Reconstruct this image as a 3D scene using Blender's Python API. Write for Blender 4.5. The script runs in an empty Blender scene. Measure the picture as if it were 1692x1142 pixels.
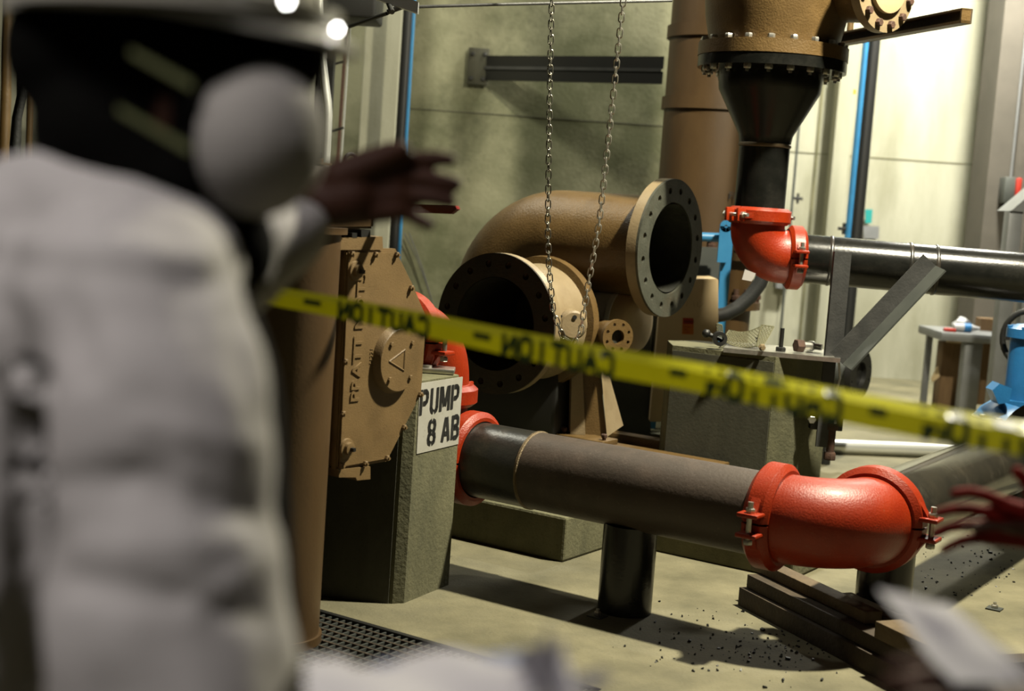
import bpy, bmesh, math, random
from mathutils import Vector, Matrix, Quaternion, noise
random.seed(7)
PI = math.pi
C = bpy.context.scene.collection
SC = bpy.context.scene
# ---------------------------------------------------------------- camera
FPX = 2350.0; EYE = 1.55; PITCH = math.radians(5.8); ROLL = math.radians(4.0)
fw = Vector((0, math.cos(PITCH), -math.sin(PITCH))); r0 = Vector((1, 0, 0)); u0 = Vector((0, math.sin(PITCH), math.cos(PITCH)))
RR = math.cos(ROLL)*r0 + math.sin(ROLL)*u0; UU = -math.sin(ROLL)*r0 + math.cos(ROLL)*u0; O = Vector((0, 0, EYE))
cam = bpy.data.cameras.new('camera'); camo = bpy.data.objects.new('camera', cam); C.objects.link(camo)
camo.matrix_world = Matrix(((RR.x, UU.x, -fw.x, 0), (RR.y, UU.y, -fw.y, 0), (RR.z, UU.z, -fw.z, EYE), (0, 0, 0, 1)))
cam.sensor_width = 36; cam.lens = 36*FPX/1692; cam.clip_start = 0.05; cam.clip_end = 100
cam.dof.use_dof = True; cam.dof.focus_distance = 5.9; cam.dof.aperture_fstop = 2.15
SC.camera = camo
# ---------------------------------------------------------------- world, lights, exposure
w = bpy.data.worlds.new('world'); SC.world = w; w.use_nodes = True
w.node_tree.nodes['Background'].inputs[0].default_value = (0.75, 0.85, 0.6, 1)
w.node_tree.nodes['Background'].inputs[1].default_value = 0.0
SC.view_settings.view_transform = 'Standard'; SC.view_settings.look = 'None'
SC.view_settings.exposure = 0.0; SC.view_settings.gamma = 1.0; SC.view_settings.use_curve_mapping = False
def area(name, loc, target, power, size, col, spread=180):
    l = bpy.data.lights.new(name, 'AREA'); l.energy = power; l.size = size; l.color = col; l.shape = 'DISK'; l.spread = math.radians(spread)
    o = bpy.data.objects.new(name, l); C.objects.link(o); o.location = loc
    o.rotation_euler = (Vector(target)-Vector(loc)).to_track_quat('-Z', 'Y').to_euler(); return o
WARM = (1.0, 0.93, 0.72)
area('high_bay_key', (2.5, 5.5, 5.2), (1.0, 5.5, 0), 960, 0.24, WARM)
area('high_bay_back', (4.5, 13.5, 5.3), (4.1, 14.6, 2.0), 2300, 0.5, (1.0, 0.98, 0.86))
area('high_bay_right', (3.9, 11.8, 5.3), (3.7, 14.0, 1.0), 900, 0.5, (1.0, 0.97, 0.84))
area('high_bay_centre', (1.3, 11.0, 5.2), (1.2, 12.0, 1.5), 115, 0.5, (1.0, 0.97, 0.8))
area('high_bay_left', (-1.9, 9.0, 5.2), (-1.6, 11.2, 1.2), 150, 0.5, (1.0, 0.97, 0.8))
area('person_fill', (-1.3, -0.2, 3.9), (-0.45, 1.15, 1.2), 12.5, 0.7, (1.0, 0.93, 0.92), 60)  # unseen fill, added to light the person from the camera side

# ---------------------------------------------------------------- helpers
def D(x, y): return fw + RR*((x-846)/FPX) - UU*((y-571)/FPX)
def at(x, y, Y): d = D(x, y); return O + d*(Y/d.y)
def hz(x, y, z): d = D(x, y); return O + d*((z-EYE)/d.z)
def onp(x, y, P0, n): d = D(x, y); n = Vector(n); return O + d*((Vector(P0)-O).dot(n)/d.dot(n))
U = Vector((.835, -.55, 0)).normalized(); V = Vector((-U.y, U.x, 0)); Z = Vector((0, 0, 1)); X = Vector((1, 0, 0)); Y_ = Vector((0, 1, 0))
def uv(s, t, z=0): return U*s + V*t + Z*z
def perp(a):
    a = Vector(a).normalized(); b = Z if abs(a.z) < .9 else X
    p = a.cross(b).normalized(); return p, a.cross(p).normalized()

class MB:
    def __init__(s): s.b = bmesh.new()
    def face(s, vs):
        try: return s.b.faces.new(vs)
        except ValueError: return None
    def box(s, c, size, ax=None, bev=0):
        c = Vector(c); a = ax or (X, Y_, Z); h = [x/2 for x in size]
        vs = [s.b.verts.new(c + a[0]*(h[0]*i) + a[1]*(h[1]*j) + a[2]*(h[2]*k)) for i in (-1, 1) for j in (-1, 1) for k in (-1, 1)]
        fs = [s.face([vs[i] for i in q]) for q in ((0,1,3,2), (4,6,7,5), (0,4,5,1), (2,3,7,6), (0,2,6,4), (1,5,7,3))]
        if bev:
            es = list({e for f in fs for e in f.edges}); bmesh.ops.bevel(s.b, geom=es, offset=bev, segments=2, affect='EDGES', profile=.5)
        return s
    def loft(s, rings, cap=True, closed=False):
        L = [[s.b.verts.new(p) for p in r] for r in rings]; n = len(L[0]); m = len(L)
        for i in range(m if closed else m-1):
            a = L[i]; b = L[(i+1) % m]
            for j in range(n): s.face([a[j], a[(j+1) % n], b[(j+1) % n], b[j]])
        if cap and not closed: s.face(L[0][::-1]); s.face(L[-1])
        return s
    def lathe(s, c, axis, prof, seg=40, cap=True, closed=False):      # prof: (distance along axis, radius)
        c = Vector(c); axis = Vector(axis).normalized(); p, q = perp(axis)
        return s.loft([[c + axis*h + (p*math.cos(2*PI*k/seg) + q*math.sin(2*PI*k/seg))*max(r, 1e-4) for k in range(seg)] for h, r in prof], cap, closed)
    def cyl(s, a, b, r, r2=None, seg=24):
        a = Vector(a); b = Vector(b); return s.lathe(a, b-a, [(0, r), ((b-a).length, r if r2 is None else r2)], seg)
    def pipe(s, a, b, r, ri, seg=40):                                    # hollow straight pipe
        a = Vector(a); b = Vector(b); L = (b-a).length
        return s.lathe(a, b-a, [(0, ri), (0, r), (L, r), (L, ri)], seg, False, True)
    def tube(s, pts, r, seg=16, cap=True):
        pts = [Vector(p) for p in pts]; n = len(pts); rs = r if isinstance(r, (list, tuple)) else [r]*n
        T = [(pts[min(i+1, n-1)]-pts[max(i-1, 0)]).normalized() for i in range(n)]
        p, _ = perp(T[0]); rings = []
        for i in range(n):
            if i: p = T[i-1].rotation_difference(T[i]) @ p
            p = (p - T[i]*p.dot(T[i])).normalized(); q = T[i].cross(p)
            rings.append([pts[i] + (p*math.cos(2*PI*k/seg) + q*math.sin(2*PI*k/seg))*rs[i] for k in range(seg)])
        return s.loft(rings, cap)
    def htube(s, pts, r, ri, seg=40):
        s.tube(pts, r, seg, False); s.tube(pts, ri, seg, False)
        return s
    def prism(s, poly, ext):
        ext = Vector(ext); a = [s.b.verts.new(p) for p in poly]; b = [s.b.verts.new(Vector(p)+ext) for p in poly]; n = len(a)
        s.face(a[::-1]); s.face(b)
        for i in range(n): s.face([a[i], a[(i+1) % n], b[(i+1) % n], b[i]])
        return s
    def poly(s, pts): s.face([s.b.verts.new(p) for p in pts]); return s
    def ell(s, c, rad, ax=None, seg=20):
        ax = ax or (X, Y_, Z); c = Vector(c)
        rings = []
        for i in range(1, seg//2):
            t = PI*i/(seg//2); rings.append([c + ax[2]*(rad[2]*math.cos(t)) + (ax[0]*(rad[0]*math.cos(2*PI*k/seg)) + ax[1]*(rad[1]*math.sin(2*PI*k/seg)))*math.sin(t) for k in range(seg)])
        return s.loft(rings)
    def hexa(s, c, axis, r, h): return s.lathe(c, axis, [(0, r*.94), (h*.12, r), (h*.85, r), (h, r*.85)], 6)
    def cap(s, a, b, ra, rb, seg=14):                                     # capsule for body building
        a = Vector(a); b = Vector(b); d = (b-a); L = d.length; d = d/L
        prof = [(-ra*math.cos(t*PI/8), ra*math.sin(t*PI/8)) for t in range(0, 5)] + [(L+rb*math.sin(t*PI/8), rb*math.cos(t*PI/8)) for t in range(0, 5)]
        return s.lathe(a, d, prof, seg)
    def flange(s, c, axis, ri, ro, rb, rh, n, th, k=16, off=0.5):        # drilled flange: real holes
        c = Vector(c); axis = Vector(axis).normalized(); p, q = perp(axis); b = s.b
        P = lambda r, a, h: c + axis*h + (p*math.cos(a) + q*math.sin(a))*r
        for i in range(n):
            a0 = 2*PI*(i-.5+off)/n; a1 = 2*PI*(i+.5+off)/n; am = (a0+a1)/2; hc = P(rb, am, 0)-c
            er = hc.normalized(); et = axis.cross(er)
            bd = []                                                       # boundary from corner ccw: outer arc, side, inner arc, side
            for j in range(k):
                t = 4*j/k; e = int(t); f = t-e
                if e == 0: bd.append((ro, a0+(a1-a0)*f))
                elif e == 1: bd.append((ro+(ri-ro)*f, a1))
                elif e == 2: bd.append((ri, a1+(a0-a1)*f))
                else: bd.append((ri+(ro-ri)*f, a0))
            L = []
            for h in (0, th):
                o = [b.verts.new(P(r, a, h)) for r, a in bd]
                # the hole vertices follow the boundary's angle about the hole
                hv = []
                for v in o:
                    d = v.co - (c+axis*h+hc); d.normalize(); hv.append(b.verts.new(c + axis*h + hc + d*rh))
                for j in range(k):
                    s.face([o[j], o[(j+1) % k], hv[(j+1) % k], hv[j]])
                L.append((o, hv))
            (o0, h0), (o1, h1) = L
            for j in range(k):
                s.face([h0[j], h0[(j+1) % k], h1[(j+1) % k], h1[j]])
                if j < k//4 or k//2 <= j < 3*k//4: s.face([o0[j], o0[(j+1) % k], o1[(j+1) % k], o1[j]])
        return s
    def merge(s, d=1e-5): bmesh.ops.remove_doubles(s.b, verts=s.b.verts, dist=d); return s

def mesh_of(name, mb, m, smooth=True, ang=38, off=None):
    b = mb.b
    if off is not None: bmesh.ops.translate(b, verts=b.verts, vec=-Vector(off))
    bmesh.ops.recalc_face_normals(b, faces=b.faces)
    me = bpy.data.meshes.new(name); b.to_mesh(me); b.free()
    for mm in (m if isinstance(m, (list, tuple)) else [m]): me.materials.append(mm)
    if smooth:
        me.shade_smooth(); me.set_sharp_from_angle(angle=math.radians(ang))
    return me
def wl(o):
    v = Vector((0, 0, 0))
    while o: v += o.location; o = o.parent
    return v
def part(name, mb, m, parent, label=None, smooth=True, ang=38):
    me = mesh_of(name, mb, m, smooth, ang, wl(parent) if parent else None)
    o = bpy.data.objects.new(name, me); C.objects.link(o); o.parent = parent
    if label: o['label'] = label
    return o
def thing(name, label, cat, loc, group=None):
    o = bpy.data.objects.new(name, None); C.objects.link(o); o.location = loc; o.empty_display_size = .1
    o['label'] = label; o['category'] = cat
    if group: o['group'] = group
    return o
def single(name, label, cat, mb, m, group=None, kind=None, base=None, ang=38):
    c = Vector(base) if base is not None else sum((v.co for v in mb.b.verts), Vector())/max(1, len(mb.b.verts))
    me = mesh_of(name, mb, m, True, ang, c); o = bpy.data.objects.new(name, me); C.objects.link(o); o.location = c
    o['label'] = label; o['category'] = cat
    if group: o['group'] = group
    if kind: o['kind'] = kind
    return o
def struct(name, mb, m, parent=None, smooth=False):
    me = mesh_of(name, mb, m, smooth); o = bpy.data.objects.new(name, me); C.objects.link(o); o.parent = parent
    if parent is None: o['kind'] = 'structure'
    return o
def inst(src, name, parent, M):                                            # shared-mesh copy with its own matrix (parent coordinates)
    o = bpy.data.objects.new(name, src); C.objects.link(o); o.parent = parent; o.matrix_local = M; return o
def frame(o, x, y, z): return Matrix(((x.x, y.x, z.x, o.x), (x.y, y.y, z.y, o.y), (x.z, y.z, z.z, o.z), (0, 0, 0, 1)))

# ---------------------------------------------------------------- materials
def mat(name, col, rough=.6, metal=0., col2=None, mix=.5, scale=6, bump=0., bscale=60, stretch=None, stain=None, sscale=2.5, samt=.5, spec=.5, coat=0., speck=None, lo=.35, hi=.65):
    k_ = 1 if metal > .5 else .42
    dk = lambda c: tuple(x*k_ for x in c) if c else c
    col, col2, stain = dk(col), dk(col2), dk(stain); speck = (dk(speck[0]), speck[1], speck[2]) if speck else None
    m = bpy.data.materials.new(name); m.use_nodes = True; nt = m.node_tree; N = nt.nodes; L = nt.links; bs = N['Principled BSDF']
    bs.inputs['Roughness'].default_value = rough; bs.inputs['Metallic'].default_value = metal
    bs.inputs['Specular IOR Level'].default_value = spec; bs.inputs['Coat Weight'].default_value = coat; bs.inputs['Coat Roughness'].default_value = .25
    bs.inputs['Base Color'].default_value = (*col, 1)
    tc = N.new('ShaderNodeTexCoord'); mp = N.new('ShaderNodeMapping'); L.new(tc.outputs['Object'], mp.inputs[0])
    if stretch: mp.inputs['Scale'].default_value = stretch
    cur = None
    def nz(sc, det=6, src=mp, ro=.6):
        n = N.new('ShaderNodeTexNoise'); n.inputs['Scale'].default_value = sc; n.inputs['Detail'].default_value = det; n.inputs['Roughness'].default_value = ro; L.new(src.outputs[0] if src is mp else src.outputs['Object'], n.inputs['Vector']); return n
    def ramp(n, a, b):
        r = N.new('ShaderNodeMapRange'); r.inputs[1].default_value = a; r.inputs[2].default_value = b; L.new(n.outputs['Fac'], r.inputs[0]); return r
    def mixc(fac, a, b, amt=1.):
        x = N.new('ShaderNodeMix'); x.data_type = 'RGBA'
        if amt != 1.:
            mm = N.new('ShaderNodeMath'); mm.operation = 'MULTIPLY'; mm.inputs[1].default_value = amt; L.new(fac.outputs[0], mm.inputs[0]); fac = mm
        L.new(fac.outputs[0], x.inputs[0])
        if isinstance(a, tuple): x.inputs[6].default_value = (*a, 1)
        else: L.new(a.outputs[2], x.inputs[6])
        x.inputs[7].default_value = (*b, 1); return x
    cur = col
    if col2: cur = mixc(ramp(nz(scale), lo, hi), cur, col2, mix*2 if mix < .5 else 1.)
    if stain: cur = mixc(ramp(nz(sscale, 8, mp, .7), .5, .72), cur, stain, samt)
    if speck: cur = mixc(ramp(nz(speck[1], 3, tc), .62, .7), cur, speck[0], speck[2])
    if not isinstance(cur, tuple): L.new(cur.outputs[2], bs.inputs['Base Color'])
    if bump:
        n = nz(bscale, 4, tc); bp = N.new('ShaderNodeBump'); bp.inputs['Strength'].default_value = bump; bp.inputs['Distance'].default_value = .01
        L.new(n.outputs['Fac'], bp.inputs['Height']); L.new(bp.outputs[0], bs.inputs['Normal'])
    return m
M = {}
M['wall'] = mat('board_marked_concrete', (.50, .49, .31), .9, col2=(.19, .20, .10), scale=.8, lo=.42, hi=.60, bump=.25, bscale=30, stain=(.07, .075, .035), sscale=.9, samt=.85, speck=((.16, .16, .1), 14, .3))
M['wall_lit'] = mat('lit_concrete', (.66, .65, .50), .9, col2=(.46, .45, .32), scale=1.4, bump=.2, bscale=30, stretch=(1.5, 1, .35), stain=(.30, .29, .17), sscale=1.2, samt=.6)  # paler copy of the wall concrete, its lit look put into colour
M['floor'] = mat('worn_floor_concrete', (.35, .315, .18), .8, col2=(.17, .155, .08), scale=2.2, bump=.35, bscale=70, stain=(.16, .15, .09), sscale=1.3, samt=.6, speck=((.12, .11, .07), 60, .45))
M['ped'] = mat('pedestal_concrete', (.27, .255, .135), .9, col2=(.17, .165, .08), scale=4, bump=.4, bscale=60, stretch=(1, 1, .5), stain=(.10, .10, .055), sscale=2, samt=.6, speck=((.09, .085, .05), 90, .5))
M['ped_dark'] = mat('dark_shaded_concrete', (.12, .115, .075), .9, col2=(.075, .075, .045), scale=3.5, bump=.12, bscale=60, stretch=(1, 1, .4), stain=(.33, .31, .22), sscale=2.6, samt=.25, speck=((.05, .05, .03), 90, .5))  # dark copy of the pedestal concrete, holds the front faces' shade
M['white_paint'] = mat('white_sign_paint', (.78, .76, .68), .6, col2=(.68, .66, .56), scale=9, speck=((.45, .42, .33), 70, .5))
M['black_paint'] = mat('black_stencil_paint', (.012, .012, .01), .6)
M['tan'] = mat('tan_cast_iron_paint', (.27, .165, .06), .38, col2=(.20, .12, .04), scale=7, bump=.3, bscale=110, stain=(.15, .09, .035), sscale=3, samt=.5, spec=.4)
M['tan_light'] = mat('buff_machined_paint', (.52, .40, .23), .45, col2=(.42, .31, .17), scale=8, bump=.15, bscale=80)
M['gear'] = mat('tan_gearbox_paint', (.34, .215, .085), .5, col2=(.27, .17, .065), scale=9, bump=.2, bscale=200, stain=(.18, .11, .04), sscale=4, samt=.4, speck=((.18, .11, .045), 120, .5))
M['brown'] = mat('brown_pipe_paint', (.15, .085, .03), .45, col2=(.11, .06, .02), scale=5, bump=.08, bscale=90, stretch=(1, 1, .4))
M['flange'] = mat('bare_flange_iron', (.16, .165, .125), .55, .25, col2=(.105, .11, .08), scale=14, bump=.3, bscale=90, stain=(.22, .13, .06), sscale=4, samt=.4)
M['flange_dark'] = mat('shaded_rusty_iron', (.045, .042, .028), .7, .1, col2=(.075, .055, .028), scale=9, bump=.3, bscale=90, stain=(.15, .07, .02), sscale=5, samt=.6)  # shade of the suction face is in this dark colour, rust mixed in
M['bore'] = mat('pipe_bore_scale', (.02, .021, .013), .8, col2=(.055, .055, .03), scale=10, bump=.5, bscale=40)
M['red'] = mat('orange_red_enamel', (.56, .046, .004), .40, col2=(.46, .032, .003), scale=8, bump=.22, bscale=130, spec=.32, coat=.06, speck=((.50, .18, .09), 55, .25))
M['steel_pipe'] = mat('mill_scale_pipe', (.035, .033, .028), .32, 0, col2=(.022, .022, .018), scale=7, bump=.12, bscale=60, stretch=(1, 1, 1), stain=(.18, .13, .09), sscale=3.2, samt=.55, spec=.5)
M['rust_top'] = mat('weathered_pipe_steel', (.13, .092, .068), .55, .1, col2=(.075, .055, .04), scale=8, bump=.15, bscale=70, stain=(.19, .135, .10), sscale=4, samt=.5, speck=((.3, .24, .18), 90, .3))
M['shiny_pipe'] = mat('wrapped_glossy_pipe', (.05, .047, .038), .12, .1, col2=(.085, .075, .055), scale=3, bump=.015, bscale=40, stretch=(1, 1, 1), stain=(.25, .22, .17), sscale=5, samt=.35, spec=.7)
M['black_pipe'] = mat('black_painted_pipe', (.012, .013, .011), .22, col2=(.022, .022, .019), scale=10, bump=.08, bscale=90, stain=(.09, .085, .07), sscale=6, samt=.3, spec=.4)
M['weld'] = mat('weld_bead', (.30, .22, .12), .4, .5, bump=.5, bscale=200)
M['black'] = mat('black_steel', (.012, .012, .010), .5)
M['steel'] = mat('zinc_plated_steel', (.55, .53, .48), .3, .85, col2=(.4, .39, .35), scale=30)
M['angle'] = mat('dark_grey_angle_steel', (.085, .087, .085), .5, .2, col2=(.13, .13, .125), scale=12, bump=.15, bscale=90)
M['rustbolt'] = mat('rusted_bolt', (.17, .075, .04), .75, .1, col2=(.10, .05, .03), scale=40, bump=.4, bscale=150)
M['blue'] = mat('sky_blue_paint', (.06, .36, .72), .38, col2=(.045, .30, .64), scale=8, spec=.5)
M['blue2'] = mat('machine_blue_paint', (.035, .27, .66), .35, col2=(.03, .22, .55), scale=8, spec=.5, bump=.15, bscale=100)
M['cream'] = mat('cream_cabinet_paint', (1.0, .76, .43), .55, col2=(.90, .68, .38), scale=5, bump=.08, bscale=60)
M['grey'] = mat('light_grey_steel', (.36, .37, .38), .45, .2, col2=(.30, .31, .31), scale=6)
M['silver'] = mat('silver_machine_paint', (1.3, 1.28, 1.15), .4, spec=.6, bump=.3, bscale=40)
M['greydark'] = mat('grey_green_steel', (.13, .14, .125), .5, .2, col2=(.10, .11, .10), scale=6)
M['pillar'] = mat('grey_brown_pillar', (.155, .135, .105), .8, col2=(.12, .105, .08), scale=3, bump=.15, bscale=50)
M['card'] = mat('brown_cardboard', (.32, .19, .08), .8, col2=(.25, .14, .055), scale=6, stretch=(8, 8, 1))
M['wood'] = mat('dark_timber', (.085, .055, .025), .8, col2=(.045, .028, .013), scale=7, bump=.35, bscale=60, stretch=(1, 1, 1), stain=(.20, .13, .06), sscale=4, samt=.4)
M['wood_light'] = mat('pale_timber', (.22, .145, .065), .75, col2=(.12, .078, .035), scale=6, bump=.35, bscale=60, stain=(.40, .28, .14), sscale=4, samt=.4)  # same timber in a paler tone for the upper boards
M['rubber'] = mat('black_rubber_hose', (.02, .022, .022), .6, bump=.2, bscale=80)
M['galv'] = mat('galvanised_conduit', (.62, .63, .60), .33, .6)
M['chain'] = mat('dark_chain_steel', (.09, .088, .07), .35, .75, col2=(.2, .19, .15), scale=30)  # darker steel tone for the left strand
M['chain_b'] = mat('bright_chain_steel', (.62, .60, .52), .28, .85, col2=(.4, .38, .33), scale=30)
M['jacket'] = mat('white_jacket_cloth', (.66, .635, .60), .85, col2=(.60, .57, .54), scale=6, bump=.1, bscale=120)
M['mask'] = mat('respirator_felt', (.48, .46, .41), .95, col2=(.42, .40, .36), scale=9, bump=.15, bscale=120)
M['strap'] = mat('yellow_green_elastic', (.15, .17, .045), .8)
M['skin'] = mat('brown_skin', (.085, .027, .009), .7, spec=.25, col2=(.06, .019, .007), scale=14, bump=.1, bscale=120)
M['hair'] = mat('black_hair', (.003, .003, .002), .9, spec=.05, bump=.5, bscale=90)
M['dark_cloth'] = mat('black_cloth', (.006, .006, .006), .95, spec=.08, bump=.15, bscale=90)
M['hat'] = mat('white_hard_hat_shell', (.85, .83, .70), .35, spec=.5)
M['glove'] = mat('dark_red_glove', (.34, .014, .006), .8, spec=.15, col2=(.22, .009, .004), scale=12)
M['paper'] = mat('white_paper', (.62, .60, .63), .8, col2=(.55, .54, .57), scale=5)
M['paper_grey'] = mat('printed_grey_paper', (.21, .20, .21), .8, col2=(.16, .15, .165), scale=12)
M['blue_ink'] = mat('blue_print', (.17, .21, .36), .8)
M['yellow'] = mat('yellow_tape_film', (1.35, 1.28, .010), .35, col2=(1.2, 1.12, .008), scale=8, spec=.6)
M['yellow_gloss'] = mat('yellow_tape_fold', (1.2, 1.15, .05), .14, spec=1., coat=.6)
M['tapeink'] = mat('dark_green_tape_ink', (.035, .065, .012), .4)
M['orange'] = mat('orange_label', (.90, .25, .01), .5)
M['redpaint'] = mat('red_label', (.62, .03, .01), .5)
M['teal'] = mat('teal_tag', (.01, .40, .38), .5)
M['yell'] = mat('yellow_tag', (.8, .6, .02), .5)
M['clear'] = mat('pale_bottle_plastic', (.75, .76, .78), .2)
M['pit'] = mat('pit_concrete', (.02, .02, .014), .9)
M['redlever'] = mat('red_lever_paint', (.33, .012, .008), .3, coat=.3)
M['pink'] = mat('pale_white_tag', (.85, .80, .76), .6)
lm = bpy.data.materials.new('glint_glow'); lm.use_nodes = True; b_ = lm.node_tree.nodes['Principled BSDF']
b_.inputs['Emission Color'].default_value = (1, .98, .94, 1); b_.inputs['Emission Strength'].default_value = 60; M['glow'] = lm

# ================================================================ SETTING
# floor with a drain pit under the grating; axes follow the pump line (U, V)
GS0, GS1, GT0, GT1 = -4.75, -2.15, 3.02, 3.93
mb = MB()
def quad(m_, s0, s1, t0, t1, z=0): m_.poly([uv(s0, t0, z), uv(s1, t0, z), uv(s1, t1, z), uv(s0, t1, z)])
quad(mb, -22, 22, -12, GT0); quad(mb, -22, 22, GT1, 30); quad(mb, -22, GS0, GT0, GT1); quad(mb, GS1, 22, GT0, GT1)
struct('floor', mb, M['floor'])
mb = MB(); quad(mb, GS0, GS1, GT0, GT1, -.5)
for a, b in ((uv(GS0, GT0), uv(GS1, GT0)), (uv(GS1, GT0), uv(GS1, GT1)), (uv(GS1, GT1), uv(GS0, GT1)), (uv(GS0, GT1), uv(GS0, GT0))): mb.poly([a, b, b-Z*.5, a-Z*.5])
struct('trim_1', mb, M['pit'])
WY = 12.0; WR = 14.6; CZ = 5.6
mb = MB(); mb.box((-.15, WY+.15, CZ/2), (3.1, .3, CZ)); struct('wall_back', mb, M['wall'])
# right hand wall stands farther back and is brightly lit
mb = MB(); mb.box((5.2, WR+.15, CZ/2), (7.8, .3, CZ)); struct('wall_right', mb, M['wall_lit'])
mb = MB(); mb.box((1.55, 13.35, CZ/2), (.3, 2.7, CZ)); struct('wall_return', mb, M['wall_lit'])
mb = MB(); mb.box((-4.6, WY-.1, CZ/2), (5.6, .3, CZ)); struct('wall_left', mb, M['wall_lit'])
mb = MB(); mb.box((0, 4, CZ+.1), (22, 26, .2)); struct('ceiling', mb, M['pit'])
# lit concrete pilaster left of the black post, and the shallow ribs beside it
def vbox(name, x0, x1, y, Y, dy, m, ztop=CZ, kind='structure'):
    a = at(x0, y, Y).x; b = at(x1, y, Y).x; m_ = MB(); m_.box(((a+b)/2, Y+dy/2, ztop/2), (b-a, dy, ztop), bev=.01)
    return struct(name, m_, m)
vbox('trim_2', 592, 652, 240, 11.4, .3, M['wall_lit'])
vbox('trim_3', 1372, 1400, 300, 14.35, .22, M['wall_lit'])
vbox('trim_4', 1633, 1720, 280, 13.3, .5, M['pillar'])
# form joints recessed as thin dark grooves
zs = at(860, 192, WY).z; mb = MB(); mb.box((.05, WY-.001, zs), (2.3, .006, .007))
struct('trim_5', mb, M['ped_dark'])
mb = MB(); mb.box((4.7, WR-.004, 2.24), (4.6, .006, .010)); mb.box((5.05, WR-.004, 2.6), (.010, .006, 5.2)); mb.box((3.1, WR-.004, 2.6), (.03, .02, 5.2)); mb.box((2.95, WR-.004, 2.6), (.03, .02, 5.2))
struct('trim_6', mb, M['ped'])

# floor grating
g = thing('floor_grating', 'dark steel bar grating set in the floor in front of the stencilled pedestal', 'grating', uv((GS0+GS1)/2, (GT0+GT1)/2, 0))
mb = MB()
for s_, t_, a, b in (((GS0+GS1)/2, GT1-.012, GS1-GS0, .022), ((GS0+GS1)/2, GT0+.012, GS1-GS0, .022), (GS0+.012, (GT0+GT1)/2, .022, GT1-GT0), (GS1-.012, (GT0+GT1)/2, .022, GT1-GT0)):
    mb.box(uv(s_, t_, -.012), (a, b, .03), (U, V, Z))
part('frame', mb, M['black'], g)
mb = MB(); t = GT0+.05
n_ = int((GS1-GS0)/.032)
for i in range(1, n_): mb.box(uv(GS0+i*.032, (GT0+GT1)/2, -.018), (.007, GT1-GT0-.02, .03), (U, V, Z))
o = part('bearing_bars', mb, M['greydark'], g); o['kind'] = 'stuff'
mb = MB()
for i in range(1, 18): mb.box(uv((GS0+GS1)/2, GT0+i*.05, -.008), (GS1-GS0-.02, .008, .014), (U, V, Z))
o = part('cross_bars', mb, M['wood'], g); o['kind'] = 'stuff'

# ================================================================ PEDESTALS
def stroke(m_, pts, wdt, F):                                              # flat thick polyline through a frame function
    pts = [Vector(p) for p in pts]
    for a, b in zip(pts, pts[1:]):
        d = (b-a).normalized(); n = Vector((-d.y, d.x))*wdt/2; e = d*wdt*.15
        m_.poly([F(a-e+n), F(b+e+n), F(b+e-n), F(a-e-n)])
ST = {'P': [[(.14, 0), (.14, 1)], [(.40, .93), (.66, .93), (.82, .84), (.84, .66), (.78, .52), (.62, .44), (.40, .44)]],
      'U': [[(.16, 1), (.16, .2), (.24, .08), (.40, .02)], [(.60, .02), (.76, .08), (.84, .2), (.84, 1)]],
      'M': [[(.08, 0), (.08, 1)], [(.20, .98), (.44, .2)], [(.56, .2), (.80, .98)], [(.92, 0), (.92, 1)]],
      '8': [[(.42, .98), (.22, .92), (.16, .76), (.22, .58), (.42, .52)], [(.60, .98), (.80, .92), (.86, .76), (.80, .58), (.60, .52)],
            [(.42, .47), (.20, .40), (.14, .24), (.20, .08), (.42, .02)], [(.60, .47), (.82, .40), (.88, .24), (.82, .08), (.60, .02)]],
      'A': [[(.10, 0), (.44, .98)], [(.90, 0), (.58, .98)], [(.32, .30), (.66, .30)]],
      'B': [[(.14, 0), (.14, 1)], [(.38, .95), (.64, .95), (.80, .86), (.80, .64), (.64, .54), (.38, .54)], [(.38, .47), (.66, .47), (.86, .36), (.86, .15), (.68, .04), (.38, .04)]]}
def stencil(m_, txt, x0, y0, cw, ch, gap, wdt, F):
    x = x0
    for c in txt:
        if c == ' ': x += cw*.55; continue
        sx = cw*(1.15 if c == 'M' else 1)
        for st in ST[c]: stroke(m_, [(x+p[0]*sx, y0+p[1]*ch) for p in st], wdt, F)
        x += sx+gap
P1H = .85
ped = thing('equipment_pedestal', 'tall olive concrete pedestal with white stencilled sign PUMP 8 AB', 'pedestal', (-.5, 5.55, 0))
a_, b_, c_, d_ = Vector((-.385, 5.268, 0)), Vector((-.342, 5.285, 0)), Vector((-.188, 5.585, 0)), Vector((-.20, 5.62, 0))
mb = MB(); mb.prism([Vector((-.86, 5.33, 0)), a_, b_, c_, d_, Vector((-.62, 5.86, 0)), Vector((-.86, 5.86, 0))], Z*P1H)
bmesh.ops.bevel(mb.b, geom=[e for e in mb.b.edges if e.verts[0].co.z > .8 and e.verts[1].co.z > .8], offset=.012, segments=2, affect='EDGES')
part('concrete_block', mb, M['ped'], ped, smooth=False)
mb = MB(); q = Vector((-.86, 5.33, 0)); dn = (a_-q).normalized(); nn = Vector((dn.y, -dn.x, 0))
mb.box((q+a_)/2+nn*.004+Z*(P1H/2-.01), ((a_-q).length-.03, .006, P1H-.02), (dn, nn, Z)); part('shaded_front_skin', mb, M['ped_dark'], ped, 'concrete face with shade in its dark colour')  # thin skin that puts the front's shade into colour
fd = (c_-b_).normalized(); fn = Vector((fd.y, -fd.x, 0)); fl = (c_-b_).length
FF = lambda p, o_=.003: b_ + fd*p[0] + Z*p[1] + fn*o_
mb = MB(); mb.prism([FF((.01, P1H-.005), 0), FF((fl, P1H-.005), 0), FF((fl, P1H-.275), 0), FF((.02, P1H-.275), 0)], fn*.003); sg = part('painted_sign', mb, M['white_paint'], ped, 'white painted square')
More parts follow.
